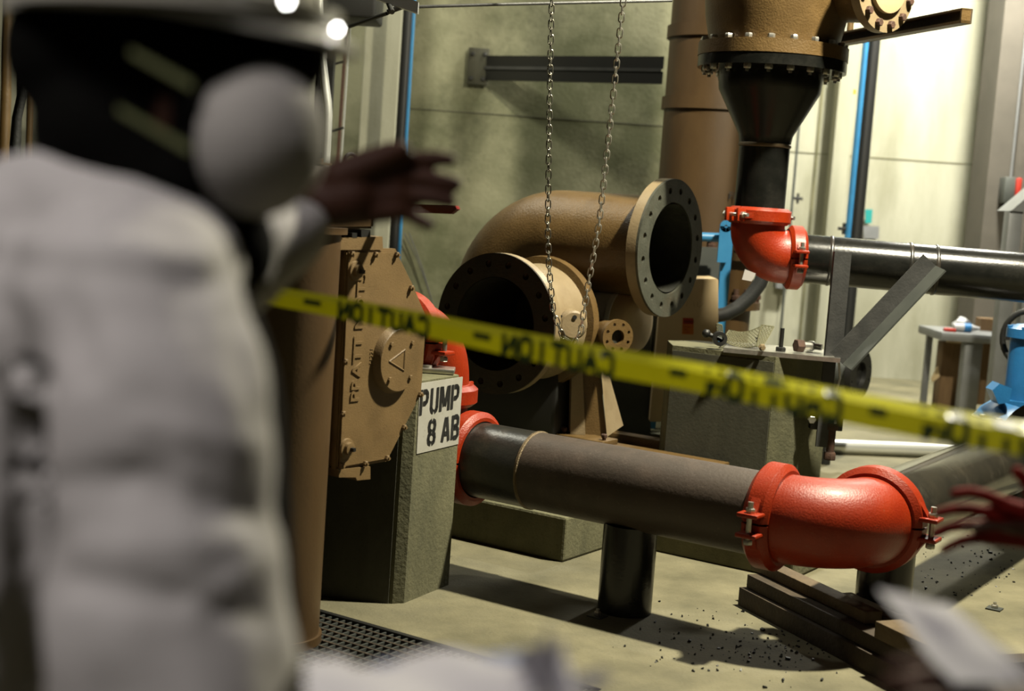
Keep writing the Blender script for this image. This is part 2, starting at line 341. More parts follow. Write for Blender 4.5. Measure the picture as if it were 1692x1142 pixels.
mb = MB(); F2_ = lambda p: FF((p[0], p[1]), .0045)
stencil(mb, 'PUMP', .018, P1H-.125, .064, .092, .011, .019, F2_)
stencil(mb, '8 AB', .088, P1H-.248, .062, .092, .012, .019, F2_)
part('stencil_lettering', mb, M['black_paint'], sg, 'black stencil lettering PUMP 8 AB', smooth=False)
mb = MB(); mb.box((-.30, 5.62, P1H+.012), (.16, .12, .018), bev=.003); mb.cyl((-.33, 5.60, P1H+.02), (-.33, 5.60, P1H+.03), .02)
single('grout_plate', 'flat pale steel plate lying on top of the stencilled pedestal', 'plate', mb, M['steel'], base=(-.30, 5.62, P1H))
# low plinths behind the pipe
def plinth(name, label, corner, ls, lt, h, dark=True):
    t_ = thing(name, label, 'plinth', corner + (-U*ls+V*lt)*.5)
    m_ = MB(); m_.box(corner - U*ls/2 + V*lt/2 + Z*h/2, (ls, lt, h), (U, V, Z), bev=.012); part('concrete_block', m_, M['ped'], t_, smooth=False)
    return t_
pl1c = Vector((.287, 6.07, 0))
t_ = plinth('concrete_plinth', 'low concrete pump plinth behind the middle of the rusty pipe', pl1c, 1.35, 3.0, .20)
pl2c = Vector((1.28, 6.03, 0))
t_ = plinth('concrete_plinth', 'low concrete plinth behind the big red elbow, under the tall square pedestal', pl2c, .68, .7, .14)

# ================================================================ COUPLINGS, ELBOWS, PIPES
def arc(c0, d0, d1, R, n=16):                                             # centre line leaving c0 along d0 and turning to d1
    c0 = Vector(c0); ctr = c0 + Vector(d1)*R; pts = []
    for i in range(n+1):
        a = PI/2*i/n; pts.append(ctr - Vector(d1)*(R*math.cos(a)) + Vector(d0)*(R*math.sin(a)))
    return pts
bolt_me = {}
def bolt(parent, name, c, axis, L, r, m, headlen=.018, nut=True, up=None):
    """stud with head at c and shank along axis"""
    c = Vector(c); axis = Vector(axis).normalized(); m_ = MB()
    m_.cyl(c, c+axis*L, r, seg=10); m_.hexa(c, -axis, r*1.7, headlen)
    o = part(name, m_, m, parent, 'zinc bolt' if m is M['steel'] else None)
    if nut:
        m_ = MB(); m_.hexa(c+axis*(L-headlen*2.2), axis, r*1.75, headlen); part('nut', m_, m, o)
    return o
def coupling(label, c, ax, side, r, wd=.085, group=None, br=.010, lug=.045, sides=(1, -1)):
    c = Vector(c); ax = Vector(ax).normalized(); side = Vector(side).normalized(); up = ax.cross(side).normalized()
    if up.z < 0 and abs(up.z) > .3: up = -up
    t = thing('pipe_coupling', label, 'coupling', c, group); ro = r*1.24; nseg = 22
    prof = [(-wd/2, r*1.005), (-wd/2, r*1.10), (-wd*.36, ro*.97), (-wd*.30, ro), (wd*.30, ro), (wd*.36, ro*.97), (wd/2, r*1.10), (wd/2, r*1.005)]
    for sg_ in (1, -1):
        m_ = MB(); rings = []
        for i in range(nseg+1):
            a = PI*i/nseg; d = side*math.cos(a) + up*sg_*math.sin(a)
            sh = up*sg_*.004
            rings.append([c + ax*h + d*rr + sh for h, rr in prof])
        m_.loft(rings)
        for sd in sides:
            p0 = c + side*sd*(ro+lug*.35) + up*sg_*.028
            m_.box(p0+up*sg_*.008, (lug*1.7, wd*.80, .016), (side, ax, up), bev=.005)
            # gusset back to the band
            m_.prism([c+side*sd*(ro*.80)+up*sg_*(ro*.60)-ax*wd*.18, c+side*sd*(ro*.93)+up*sg_*.03-ax*wd*.18, c+side*sd*(ro+lug*.5)+up*sg_*.03-ax*wd*.18], ax*wd*.36)
        part('upper_housing' if sg_ > 0 else 'lower_housing', m_, M['red'], t)
    for sd in sides:
        p0 = c + side*sd*(ro+lug*.55)
        bolt(t, 'bolt', p0-up*.052, up, .135, br, M['steel'])
    return t
PR = .155
A0 = hz(780, 757, .48)
R12 = .245
Bp = A0 + U*1.345; Cc = Bp + U*(R12+.03); Ep = Cc + V*(R12+.03)
# pipe one: rusted steel
pp = thing('steel_pipe', 'long dark rusty steel pipe crossing low between two red elbows', 'pipe', A0+U*.68-Z*PR)
mb = MB(); mb.htube([A0+U*.32, Bp], PR, PR-.012, 56); part('pipe_run', mb, M['rust_top'], pp)
mb = MB(); mb.htube([A0, A0+U*.312], PR, PR-.012, 56); part('pipe_spool', mb, M['steel_pipe'], pp, 'blacker stub end')
mb = MB(); mb.lathe(A0+U*.316, U, [(-.009, PR-.001), (-.004, PR+.005), (.004, PR+.005), (.009, PR-.001)], 56, False); part('weld_seam', mb, M['weld'], pp, 'yellowish weld bead')
# pipe two: glossy
pe = Ep + V*2.6
pp2 = thing('steel_pipe', 'glossy reflective black pipe running back from the big red elbow', 'pipe', Ep+V*1.2-Z*PR)
mb = MB(); mb.htube([Ep+V*.02, pe], PR, PR-.012, 56); part('pipe_run', mb, M['shiny_pipe'], pp2)
mb = MB(); mb.lathe(pe, V, [(0, PR), (0, PR*1.5), (.04, PR*1.5), (.04, PR*.9)], 48); part('end_flange', mb, M['black'], pp2)
# elbow
def elbow(label, c0, d0, d1, R, r, m=M['red'], stub=.03, name='pipe_elbow'):
    t = thing(name, label, 'elbow', Vector(c0)+Vector(d0)*R)
    pts = [Vector(c0), ] + [p for p in arc(Vector(c0)+Vector(d0)*stub, d0, d1, R, 18)]; e = pts[-1] + Vector(d1)*stub; pts.append(e)
    m_ = MB(); m_.htube(pts, r, r-.012, 48); part('elbow_body', m_, m, t)
    m_ = MB()
    for c, d in ((Vector(c0), Vector(d0)), (e, -Vector(d1))): m_.lathe(c+d*.012, d, [(0, r), (0, r+.010), (.014, r+.010), (.020, r)], 48, False)
    part('end_beads', m_, m, t); return t, e
_, e_ = elbow('large glossy red ninety degree elbow low in front, joining both pipes', Bp, U, V, R12, PR*1.04)
Ep = e_
coupling('red grooved coupling where the rusty pipe meets the big low elbow', Bp, U, V, PR, .10)
coupling('red grooved coupling at the right end of the big low elbow', Ep, V, U, PR, .10)
# lower left elbow: vertical riser turning into pipe one
_, e2 = elbow('lower red elbow behind the stencilled pedestal turning the pipe upright', A0, -U, Z, .20, PR)
coupling('red coupling ringing the left end of the rusty pipe', A0, U, V, PR, .09)
coupling('horizontal red coupling beside the top of the stencilled pedestal', e2+Z*.015, Z, V, PR, .09)
mb = MB(); mb.pipe(e2, e2+Z*.03, PR, PR-.02); ext = e2+Z*.03
_, e3 = elbow('upper red elbow behind the tan gearbox with cast lettering', ext, Z, -V, .195, PR)
coupling('red coupling with upright zinc bolt just behind the tan gearbox edge', e3, V, U, PR, .09)
single('pipe_sleeve', 'short red pipe sleeve between the two stacked red couplings', 'pipe', mb, M['red'])
# brown valve body continuing behind the gearbox
vb = thing('pipe_valve', 'tan valve body hidden behind the gearbox, joined to the red elbow', 'valve', e3-V*.2-Z*.2)
mb = MB(); mb.htube([e3-V*.01, e3-V*.55], PR, PR-.02); part('valve_pipe', mb, M['brown'], vb)
mb = MB(); mb.cyl(e3-V*.30-U*.02, e3-V*.30+U*.10, .10); mb.box(Vector(((e3-V*.3).x, (e3-V*.3).y, P1H+.08)), (.2, .2, .16), (U, V, Z)); part('bonnet', mb, M['brown'], vb)

# pipe supports
def support(label, x, y, ztop, r=.105):
    t = thing('pipe_support', label, 'support', (x, y, 0)); c = Vector((x, y, 0))
    m_ = MB(); m_.cyl(c+Z*.001, c+Z*ztop, r, seg=40); part('post', m_, M['black_pipe'], t)
    return t
ps = A0 + U*.765
support('black round pipe stand under the middle of the rusty pipe', ps.x, ps.y, .48-PR+.02)
ps2 = Ep + V*.20 + U*0
support('black round pipe stand under the glossy pipe near the big red elbow', ps2.x, ps2.y, .48-PR+.02)
for i, (x_, y_, lab) in enumerate(((987, 1019, 'zinc anchor bolt and washer on the floor left of the black pipe stand'), (1435, 966, 'zinc anchor bolt and washer on the floor under the big red elbow'), (1643, 1007, 'zinc anchor bolt and washer on the lit floor right of the glossy pipe stand'))):
    p = hz(x_, y_, 0); t = thing('anchor_bolt', lab, 'bolt', p)
    m_ = MB(); m_.box(p+Z*.003, (.06, .06, .006), (U, V, Z)); part('washer', m_, M['greydark'], t)
    m_ = MB(); m_.hexa(p+Z*.006, Z, .014, .014); m_.cyl(p+Z*.018, p+Z*.03, .007, seg=10); part('nut', m_, M['steel'], t)

# ================================================================ TAN GEARBOX
GP = at(575, 600, 4.85)
K = lambda x, y: onp(x, y, GP, U)
gb = thing('valve_gearbox', 'tan cast valve gearbox with raised lettering and round cover', 'gearbox', Vector((GP.x, GP.y, K(600, 770).z)))
outl = [K(575, 414), K(657, 415), K(683, 473), K(706, 524), K(697, 652), K(642, 760), K(560, 775)]
mb = MB(); mb.prism(outl, -U*.13); bmesh.ops.bevel(mb.b, geom=list(mb.b.edges), offset=.006, segments=2, affect='EDGES'); part('housing', mb, M['gear'], gb)
mb = MB(); mb.prism([p - U*.012 + (p-K(630, 595)).normalized()*.008 for p in outl], -U*.02); part('cover_lip', mb, M['gear'], gb)
cc = K(651, 594)
mb = MB(); mb.lathe(cc-U*.01, U, [(0, .126), (.034, .116), (.040, .111)], 56); part('round_cover', mb, M['gear'], gb)
rc = cc + U*.030
RV = lambda a, b, o_=0: rc + V*a + Z*b + U*o_
ka = bpy.data.objects[gb.children[-1].name]
mb = MB()
tri = [(-.065, .0), (.022, .038), (.022, -.038)]
for i in range(3):
    p, q = tri[i], tri[(i+1) % 3]; mb.tube([RV(*p), RV(*q)], .0035, 6)
part('cast_triangle', mb, M['gear'], ka)
for a, b in ((-.075, .06), (.045, .06), (-.075, -.065), (.045, -.065)):
    m_ = MB(); m_.hexa(RV(a+.015, b, -.002), U, .009, .010); part('cover_screw', m_, M['gear'], ka)
for x_, y_ in ((580, 420), (619, 421), (654, 421), (678, 476), (569, 598), (565, 684), (563, 770), (602, 766), (638, 757), (666, 706), (693, 652)):
    m_ = MB(); p = K(x_, y_)+U*.0; m_.hexa(p, U, .011, .012); m_.cyl(p, p+U*.018, .005, seg=8); part('housing_bolt', m_, M['gear'], gb)
for x_, y_ in ((587, 448), (572, 741)):
    p = K(x_, y_); m_ = MB(); m_.lathe(p, U, [(0, .036), (.008, .034), (.010, .024), (.022, .022), (.024, .012)], 28); bo = part('stop_boss', m_, M['gear'], gb)
    m_ = MB(); m_.box(p+U*.03, (.018, .013, .013), (U, V, Z)); part('square_stud', m_, M['black'], bo)
def text_mesh(txt, o, ex, ey, h, m, parent, name, dep=.003, label=None, sx=1., bold=0.):
    """raised lettering: ex = reading direction, ey = up of the letters"""
    cu = bpy.data.curves.new(name, 'FONT'); cu.body = txt; cu.size = h*1.38; cu.extrude = dep; cu.offset = bold; cu.resolution_u = 3
    ob = bpy.data.objects.new(name, cu); C.objects.link(ob); dg = bpy.context.evaluated_depsgraph_get()
    me = bpy.data.meshes.new_from_object(ob.evaluated_get(dg)); bpy.data.objects.remove(ob); bpy.data.curves.remove(cu)
    ex = Vector(ex).normalized(); ey = Vector(ey).normalized(); ez = ex.cross(ey); Oo = Vector(o)-wl(parent)
    me.transform(frame(Oo, ex*sx, ey, ez)); me.materials.clear(); me.materials.append(m)
    r = bpy.data.objects.new(name, me); C.objects.link(r); r.parent = parent
    if label: r['label'] = label
    return r
pt = K(592, 664)
text_mesh('PRATT MDT5', pt, Z, -V, .048, M['gear'], gb, 'cast_lettering', .0045, 'raised letters PRATT MDT5 reading upward', sx=1.17, bold=.001)
text_mesh('11221', K(615, 603), Z, -V, .018, M['gear'], gb, 'cast_number', .002)
# lower steps, top bracket
mb = MB(); mb.prism([K(560, 776), K(612, 771), K(612, 792), K(590, 794), K(588, 789), K(560, 789)], -U*.10); part('lower_bracket', mb, M['gear'], gb)
mb = MB(); mb.prism([K(576, 413), K(633, 413), K(632, 391), K(576, 393)], -U*.12); mb.prism([K(545, 413), K(576, 413), K(576, 394), K(545, 394)], -U*.06); part('top_bracket', mb, M['gear'], gb)
mb = MB(); mb.prism([K(597, 392), K(612, 392), K(612, 380), K(597, 380)], -U*.06); mb.prism([K(582, 394), K(590, 394), K(590, 385), K(582, 385)], -U*.05); part('stem_nut', mb, M['black'], gb)
# actuator motor above, partly behind the raised hand
am = thing('valve_actuator', 'reddish brown motor unit with lifting ring above the tan gearbox', 'actuator', K(585, 381)-U*.05)
mb = MB(); mb.prism([K(532, 380), K(619, 378), K(621, 330), K(606, 282), K(560, 276), K(532, 300)], -U*.16); bmesh.ops.bevel(mb.b, geom=list(mb.b.edges), offset=.008, segments=2, affect='EDGES'); part('motor_housing', mb, M['brown'], am)
mb = MB(); rc2 = K(598, 268)-U*.05
mb.tube([rc2+V*(.02*math.cos(a))*1.6+Z*(.027*math.sin(a)) for a in [i*2*PI/20 for i in range(21)]], .006, 8); part('lifting_ring', mb, M['black'], am)
mb = MB(); pL = at(640, 343, 4.95); pR_ = at(752, 347, 4.75)
d = (pR_-pL).normalized(); mb.prism([pL+Z*.014, pR_+Z*.014, pR_+Z*.003-d*.0+d*.008, pR_-Z*.014-d*.02, pL-Z*.014], Vector((.01, .03, 0))); part('red_lever', mb, M['redlever'], am, 'long red lever')
mb = MB(); mb.cyl(K(606, 345)-U*.05, pL+d*.03+Vector((0, .01, 0)), .012, seg=12); part('lever_hub', mb, M['brown'], am)
# stack of bright discs
ds = thing('disc_stack', 'stack of coppery spring discs left of the raised hand', 'disc stack', at(528, 288, 5.4))
for i, y_ in enumerate((270, 276, 281, 286)):
    c = at(528-i, y_, 5.4); m_ = MB(); m_.cyl(c-Z*.004, c+Z*.003, .046, seg=28); part('disc', m_, M['tan_light'], ds)
mb = MB(); c = at(528, 288, 5.4); mb.cyl(Vector((c.x, c.y, 0)), c+Z*.06, .012); part('spindle', mb, M['brown'], ds)

# big brown vertical pipe in front left
fp = at(470, 700, 4.75)
vp = thing('standpipe', 'thick brown vertical pipe right beside the white jacket', 'pipe', (fp.x, fp.y, 0))
mb = MB(); mb.cyl((fp.x, fp.y, 0.03), (fp.x, fp.y, at(530, 385, 4.75).z), .155, seg=56); part('pipe_run', mb, M['brown'], vp)
mb = MB(); mb.cyl((fp.x, fp.y, 0), (fp.x, fp.y, .03), .165, seg=40); part('base_flange', mb, M['brown'], vp)
mb = MB(); zt = at(530, 385, 4.75).z; mb.cyl((fp.x, fp.y, zt), (fp.x, fp.y, zt+.02), .175, seg=40); mb.cyl((fp.x, fp.y, zt+.02), (fp.x, fp.y, zt+.05), .11, seg=40); part('top_flange', mb, M['brown'], vp)
mb = MB(); p0 = Vector((fp.x, fp.y, 1.05)); mb.cyl(p0, K(585, 600)-U*.12, .05); part('side_arm', mb, M['brown'], vp)

# ================================================================ PUMP
F1 = at(1105, 410, 7.4); F2 = at(819, 535, 7.0)
pm = thing('pump', 'large tan pump with open flanged elbow facing right and second open flange facing left', 'pump', (F2.x+.25, F2.y+.6, .2))
Rb = .40; r1 = .265
ax = F1 - U*1.03                                                          # elbow bend: along -U then down
pts = [F1 - U*.02, F1-U*.3] + arc(ax+U*Rb, -U, -Z, Rb, 16) + [ax-Z*(Rb+.28)]
mb = MB(); mb.htube(pts, r1, r1-.03, 56); part('discharge_elbow', mb, M['tan'], pm)
mb = MB(); mb.tube([F1+U*.008, F1-U*.6], .229, 48, False); part('elbow_bore', mb, M['bore'], pm, 'dark empty bore')
def flanged(c, n, ro, ri, rb, th, m, N=16, rim=None, nm='flange'):
    m_ = MB(); m_.flange(c, n, ri, ro, rb, .0175, N, th*.25, 16); m_.merge(); f = part(nm, m_, m, pm)
    m_ = MB(); m_.flange(Vector(c)-Vector(n)*th, n, ri, ro, rb, .0175, N, th, 16); m_.merge(); part('flange_rim', m_, rim, f)
    return f
flanged(F1, U, .358, .238, .30, .055, M['flange'], 16, M['tan_light'], 'discharge_flange')
mb = MB(); mb.lathe(F2, V, [(.054, .262), (.054, .345)], 48, False); mb.lathe(F1, -U, [(.059, .262), (.059, .352)], 48, False); part('hole_backing', mb, M['bore'], pm)  # dark rings added behind the bolt holes so they look shaded
flanged(F2, -V, .350, .232, .298, .05, M['flange_dark'], 16, M['tan_light'], 'suction_flange')
mb = MB(); mb.tube([F2-V*.008, F2+V*.52], .228, 48, False); mb.poly([F2+V*.52+U*.228*math.cos(a)+Z*.228*math.sin(a) for a in [i*PI/12 for i in range(24)]]); part('suction_bore', mb, M['bore'], pm, 'black open bore')
mb = MB(); mb.poly([F1-U*.6+V*.229*math.cos(a)+Z*.229*math.sin(a) for a in [i*PI/12 for i in range(24)]]); part('bore_back', mb, M['bore'], pm)
mb = MB(); mb.lathe(F2, V, [(.04, .265), (.14, .262), (.26, .275), (.34, .295), (.40, .30)], 56, False); part('suction_neck', mb, M['tan_light'], pm, 'pale buff casing neck')
mb = MB(); mb.lathe(F2, V, [(.38, .295), (.385, .335), (.43, .34), (.44, .305), (.54, .27), (.60, .16), (.61, .0)], 56, False); part('volute_casing', mb, M['tan'], pm)
# lug face with one big and two small holes
Lc = at(937, 537, 6.98); 
mb = MB(); mb.lathe(Lc+Y_*.14, (.25, -1, 0), [(0, .075), (.13, .072), (.14, .062)], 32); lg = part('lug', mb, M['tan_light'], pm, 'buff round lug with three holes')
for dx, dz, rr in ((-.034, .035, .011), (.034, .040, .011), (.004, -.02, .026)):
    m_ = MB(); c = Lc+Vector((dx+.0, -.0, dz)); m_.lathe(c+Vector((0, .004, 0)), (.25, -1, 0), [(0, rr), (.0065, rr)], 20); part('hole', m_, M['black'], lg)
# bearing frame along U to the right
hc = at(968, 524, 7.72)
hd = U
mb = MB(); mb.lathe(hc, hd, [(-.30, .17), (.0, .18), (.10, .165), (.20, .165), (.215, .18), (.24, .18)], 48); part('bearing_housing', mb, M['silver'], pm, 'grey bearing housing')
mb = MB(); mb.lathe(hc, hd, [(.241, .172), (.31, .165), (.335, .145), (.35, .09), (.355, 0)], 48); part('bearing_cover', mb, M['cream'], pm, 'cream domed cover')
sf = at(1017, 556, 7.12)
mb = MB(); mb.flange(sf, (.45, -.89, 0), .036, .088, .066, .009, 8, .025, 16); mb.merge(); part('small_flange', mb, M['tan'], pm)
mb = MB(); mb.cyl(sf+Vector((-.0, .02, 0)), sf+Vector((-.12, .3, 0)), .075, .06); part('small_nozzle', mb, M['tan'], pm)
mb = MB(); mb.cyl(sf+Vector((-.0, .006, 0)), sf+Vector((-.01, .03, 0)), .04); part('small_bore', mb, M['bore'], pm)
# stand
sb = at(985, 712, 7.55); st = at(975, 600, 7.5)
mb = MB()
a0 = at(942, 600, 7.3); a1 = at(940, 716, 7.3); a2 = at(992, 722, 7.3); a3 = at(988, 600, 7.3)
mb.prism([at(942, 596, 7.3), at(940, 717, 7.3), at(1003, 724, 7.3), at(990, 596, 7.3)], (0, .45, 0)); part('foot', mb, M['tan'], pm)
mb = MB(); mb.prism([at(992, 598, 7.28), at(1003, 722, 7.28), at(1030, 703, 7.45), at(1000, 596, 7.4)], (.0, .02, 0)); part('foot_rib', mb, M['tan_light'], pm)
mb = MB(); mb.prism([at(945, 604, 7.29), at(942, 716, 7.29), at(967, 718, 7.29), at(962, 604, 7.29)], (0, -.02, 0)); part('foot_panel', mb, M['tan_light'], pm)
bz = at(960, 722, 7.3).z
br = thing('base_frame', 'tan steel base rails on low plinth under the pump stand', 'base frame', (.5, 7.4, .2))
for k, (dv, zz) in enumerate(((0, 0), (.35, .0))):
    m_ = MB(); c = Vector((.46, 7.30, bz-.04)) + V*dv; m_.box(c, (1.5, .09, .055), (U, V, Z), bev=.004); part('rail', m_, M['tan'], br)
mb = MB(); mb.box(Vector((.40, 7.25, bz+.0)), (.32, .16, .03), (U, V, Z), bev=.004); part('foot_plate', mb, M['tan'], br)
for k in (-.12, .12): bolt(br, 'hold_down_bolt', Vector((.40, 7.22, bz+.028))+U*k, -Z, .03, .01, M['rustbolt'], nut=False)
mb = MB(); mb.box(Vector((.10, 7.75, (.2+bz-.07)/2)), (1.5, .8, bz-.07-.2), (U, V, Z)); part('grout_pad', mb, M['ped_dark'], br)
# dark motor block below the volute, widened to black out a bright gap
mb = MB(); mb.box(Vector((-.10, 7.75, .52)), (1.15, .5, .46), (U, V, Z), bev=.02); part('dark_block', mb, M['black'], pm, 'black block, widened over the bright gap')

# grey drive guard behind pump
mb = MB(); mb.prism([at(1010, 590, 8.4), at(1010, 720, 8.4), at(1075, 722, 8.4), at(1075, 470, 8.4), at(1040, 470, 8.4)], (0, .3, 0)); single('drive_guard', 'dark grey sheet metal guard between the pump and cream cabinet', 'guard', mb, M['greydark'])

# cream cabinet with warning label
cY = 8.3; cb = thing('control_cabinet', 'cream sheet metal cabinet with orange warning label', 'cabinet', at(1130, 694, cY))
K2 = lambda x, y, o_=0: at(x, y, cY-o_)
mb = MB(); mb.prism([K2(1094, 462), K2(1187, 461), K2(1187, 700), K2(1073, 697)], (0, .35, 0)); bmesh.ops.bevel(mb.b, geom=list(mb.b.edges), offset=.006, segments=2, affect='EDGES'); part('body', mb, M['cream'], cb)
mb = MB(); mb.prism([K2(1128, 525, .002), K2(1146, 526, .002), K2(1146, 553, .002), K2(1127, 552, .002)], (0, .003, 0)); lb = part('warning_label', mb, M['orange'], cb, 'orange warning label')
mb = MB(); mb.prism([K2(1129, 525.5, .004), K2(1145.6, 526, .004), K2(1145.6, 536, .004), K2(1129, 535.5, .004)], (0, .002, 0)); part('label_header', mb, M['redpaint'], lb, 'red header')
text_mesh('WARNING', K2(1130.5, 533.5, .006), RR, UU, .014, M['black_paint'], lb, 'header_text', .0004, sx=.62)
for i, tt in enumerate(('STATIONARY', 'KEEP', 'CLEAR')):
    text_mesh(tt, K2(1129+i*1.6, 541.5+i*4.2, .006), RR, UU, .009, M['redpaint'], lb, 'label_text', .0004, sx=.7)
text_mesh('AB', K2(1132, 508, .003), RR, UU, .11, M['tan'], cb, 'pencil_letters', .0004, 'faint pencilled letters', sx=.6, bold=-.006)

# chain: two strands and the loop
ch = thing('hoist_chain', 'long hanging loop of hoist chain in front of the pump', 'chain', at(945, 565, 6.55))
def link_mesh(m, nm):
    mb_ = MB(); L_, Wd, rw = .0225, .0118, .0031; pts = []
    for i in range(8): a = PI*i/7; pts.append(Vector((Wd*math.cos(a), 0, L_-Wd+Wd*math.sin(a))))
    for i in range(8): a = PI+PI*i/7; pts.append(Vector((Wd*math.cos(a), 0, -L_+Wd+Wd*math.sin(a))))
    rings = []; n = len(pts)
    for i in range(n):
        T = (pts[(i+1) % n]-pts[i-1]).normalized(); q = T.cross(Y_)
        rings.append([pts[i]+(Y_*math.cos(2*PI*k/6)+q*math.sin(2*PI*k/6))*rw for k in range(6)])
    mb_.loft(rings, False, True); return mesh_of(nm, mb_, m)
lk = link_mesh(M['chain'], 'link'); lkb = link_mesh(M['chain_b'], 'link_bright')
base = wl(ch)
def strand(path, me, pitch=.0475):
    acc = 0; pts = [Vector(p) for p in path]; pos = []; seg = 0; d = 0
    tot = sum((b-a).length for a, b in zip(pts, pts[1:])); s = 0; k = 0
    while s < tot:
        r_ = s
        for a, b in zip(pts, pts[1:]):
            L_ = (b-a).length
            if r_ <= L_:
                p = a+(b-a)*(r_/L_); z = (b-a).normalized(); break
            r_ -= L_
        side = z.cross(Y_).normalized(); fy = side.cross(z).normalized(); a_ = (PI/2 if k % 2 else 0) + .25 + .1*math.sin(k*.7)
        x = side*math.cos(a_)+fy*math.sin(a_); y = z.cross(x); inst(me, 'link', ch, frame(p-base, x, y, z)); s += pitch; k += 1
tl = at(912, -10, 6.5); tr = at(1031, -10, 6.3)
strand([tl, at(909, 120, 6.5), at(905, 370, 6.5), at(907, 440, 6.5), at(914, 515, 6.5), at(930, 556, 6.5), at(945, 566, 6.5)], lk, .0335)
strand([at(949, 566, 6.5), at(960, 545, 6.5), at(972, 470, 6.48), at(990, 370, 6.45), at(1012, 170, 6.4), tr], lkb, .0335)
top = Vector((.35, 6.4, 3.5))
strand([tl+Z*.03, Vector((.28, 6.45, 3.4))], lk, .036); strand([tr+Z*.03, Vector((.42, 6.38, 3.4))], lkb, .036)
hb = thing('chain_hoist', 'black chain hoist block hanging above the pump, out of view', 'hoist', (.35, 6.4, 3.4))
mb = MB(); mb.box((.35, 6.4, 3.52), (.3, .2, .24), bev=.04); part('hoist_body', mb, M['black'], hb); mb = MB(); mb.cyl((.35, 6.4, 3.62), (.35, 6.4, CZ), .02); part('hanger_rod', mb, M['black'], hb)

# ================================================================ TALL SQUARE PEDESTAL WITH BRACKET
q0 = at(1277, 590, 6.9); q0.z = 0; zt2 = at(1277, 590, 6.9).z
pd2 = thing('equipment_pedestal', 'dark streaked concrete pedestal with loose bolts and mesh on top', 'pedestal', (q0.x-.1, q0.y+.3, .14))
pa = Vector((at(1101, 700, 7.15).x, 7.15, 0)); pb_ = Vector((at(1272, 700, 6.9).x, 6.9, 0)); pc = Vector((at(1308, 700, 6.95).x, 6.95, 0)); pdv = Vector((at(1362, 700, 7.2).x, 7.2, 0))
poly = [pa, pb_, pc, pdv, pdv+Vector((-.05, .28, 0)), pa+Vector((.16, .36, 0)), pa+Vector((0, .25, 0))]
mb = MB(); mb.prism([p+Z*.0 for p in poly], Z*zt2); part('concrete_block', mb, M['ped'], pd2, smooth=False)
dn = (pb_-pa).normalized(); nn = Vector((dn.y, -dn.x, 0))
mb = MB(); mb.box((pa+pb_)/2+nn*.004+Z*(zt2/2-.01), ((pb_-pa).length-.01, .006, zt2-.03), (dn, nn, Z)); part('shaded_front_skin', mb, M['ped_dark'], pd2, 'streaked front face with shade in its dark colour')  # front darkened in colour for shade, streaks included
# top plate
tp = [at(1195, 579, 6.97), at(1388, 598, 6.84), at(1392, 590, 7.25), at(1205, 573, 7.35)]
for p in tp: p.z = zt2+.0
mb = MB(); mb.prism([Vector((p.x, p.y, zt2)) for p in tp], Z*.022); part('top_plate', mb, M['steel'], pd2, 'bright edged steel plate')
zt3 = zt2+.022
mb = MB(); c = Vector((at(1355, 690, 7.0).x, 7.0, at(1345, 692, 7.0).z)); mb.box(c+X*.03, (.16, .06, .10), bev=.005); bk = part('clip_bracket', mb, M['black'], pd2, 'black side bracket')
bolt(bk, 'bolt', at(1341, 693, 6.94), Y_, .03, .012, M['steel'], nut=False)
mb = MB(); fx = at(1372, 740, 6.95); mb.cyl(Vector((fx.x, fx.y, fx.z-.05)), Vector((fx.x, fx.y, fx.z+.10)), .02); mb.hexa(Vector((fx.x, fx.y, fx.z-.06)), Z, .03, .04); mb.hexa(Vector((fx.x, fx.y, fx.z+.09)), Z, .03, .035); part('side_pipe_nipple', mb, M['rustbolt'], pd2)
mb = MB(); mb.tube([at(1386, 596, 6.9), at(1388, 625, 6.9), at(1381, 650, 6.9), at(1380, 700, 6.9)], .006, 8); part('paint_drip', mb, M['galv'], pd2)
# post channel and diagonal angle carrying the upper pipe
kb = thing('pipe_bracket', 'dark steel post and diagonal angle bracing the upper black pipe', 'bracket', at(1385, 590, 7.0))
def lbar(m_, a, b, w1, w2, e1, e2, th=.008):
    a = Vector(a); b = Vector(b); d = b-a; m_.prism([a, a+e1*w1, a+e1*w1+e2*th, a+e2*th], d); m_.prism([a, a+e2*w2, a+e2*w2+e1*th, a+e1*th], d)
mb = MB(); pa_ = at(1362, 596, 6.93); pb2 = at(1388, 416, 6.93); pb2 = Vector((pa_.x, pa_.y, pb2.z)); lbar(mb, pa_, pb2, .085, .03, X, Vector((0, .95, 0)), .01); 
mb.prism([pa_, pa_+X*.032, pa_+X*.032+Vector((0, -.012, 0)), pa_+Vector((0, -.012, 0))], pb2-pa_); part('post', mb, M['angle'], kb)
mb = MB(); pa2 = at(1371, 760, 6.95); mb.prism([Vector((pa_.x, pa_.y+.01, .9))*1, Vector((pa_.x+.06, pa_.y+.01, .9)), Vector((pa_.x+.06, pa_.y+.03, .9)), Vector((pa_.x, pa_.y+.03, .9))], Z*-.45); part('lower_post', mb, M['angle'], kb)
da = at(1372, 583, 6.86); db_ = at(1526, 420, 6.86); dd = (db_-da).normalized(); pn = Vector((dd.z, 0, -dd.x)).normalized()
mb = MB(); w_ = .085; mb.prism([da, db_, db_+pn*w_, da+pn*w_], Y_*.008); part('brace_web', mb, M['angle'], kb)
mb = MB(); mb.prism([da+pn*(w_-.004), db_+pn*(w_-.004), db_+pn*(w_+.004)+Vector((.02, -.07, -.012)), da+pn*(w_+.004)+Vector((.02, -.07, -.012))], pn*.008); part('brace_flange', mb, M['greydark'], kb, 'lighter grey outstanding leg of the angle')
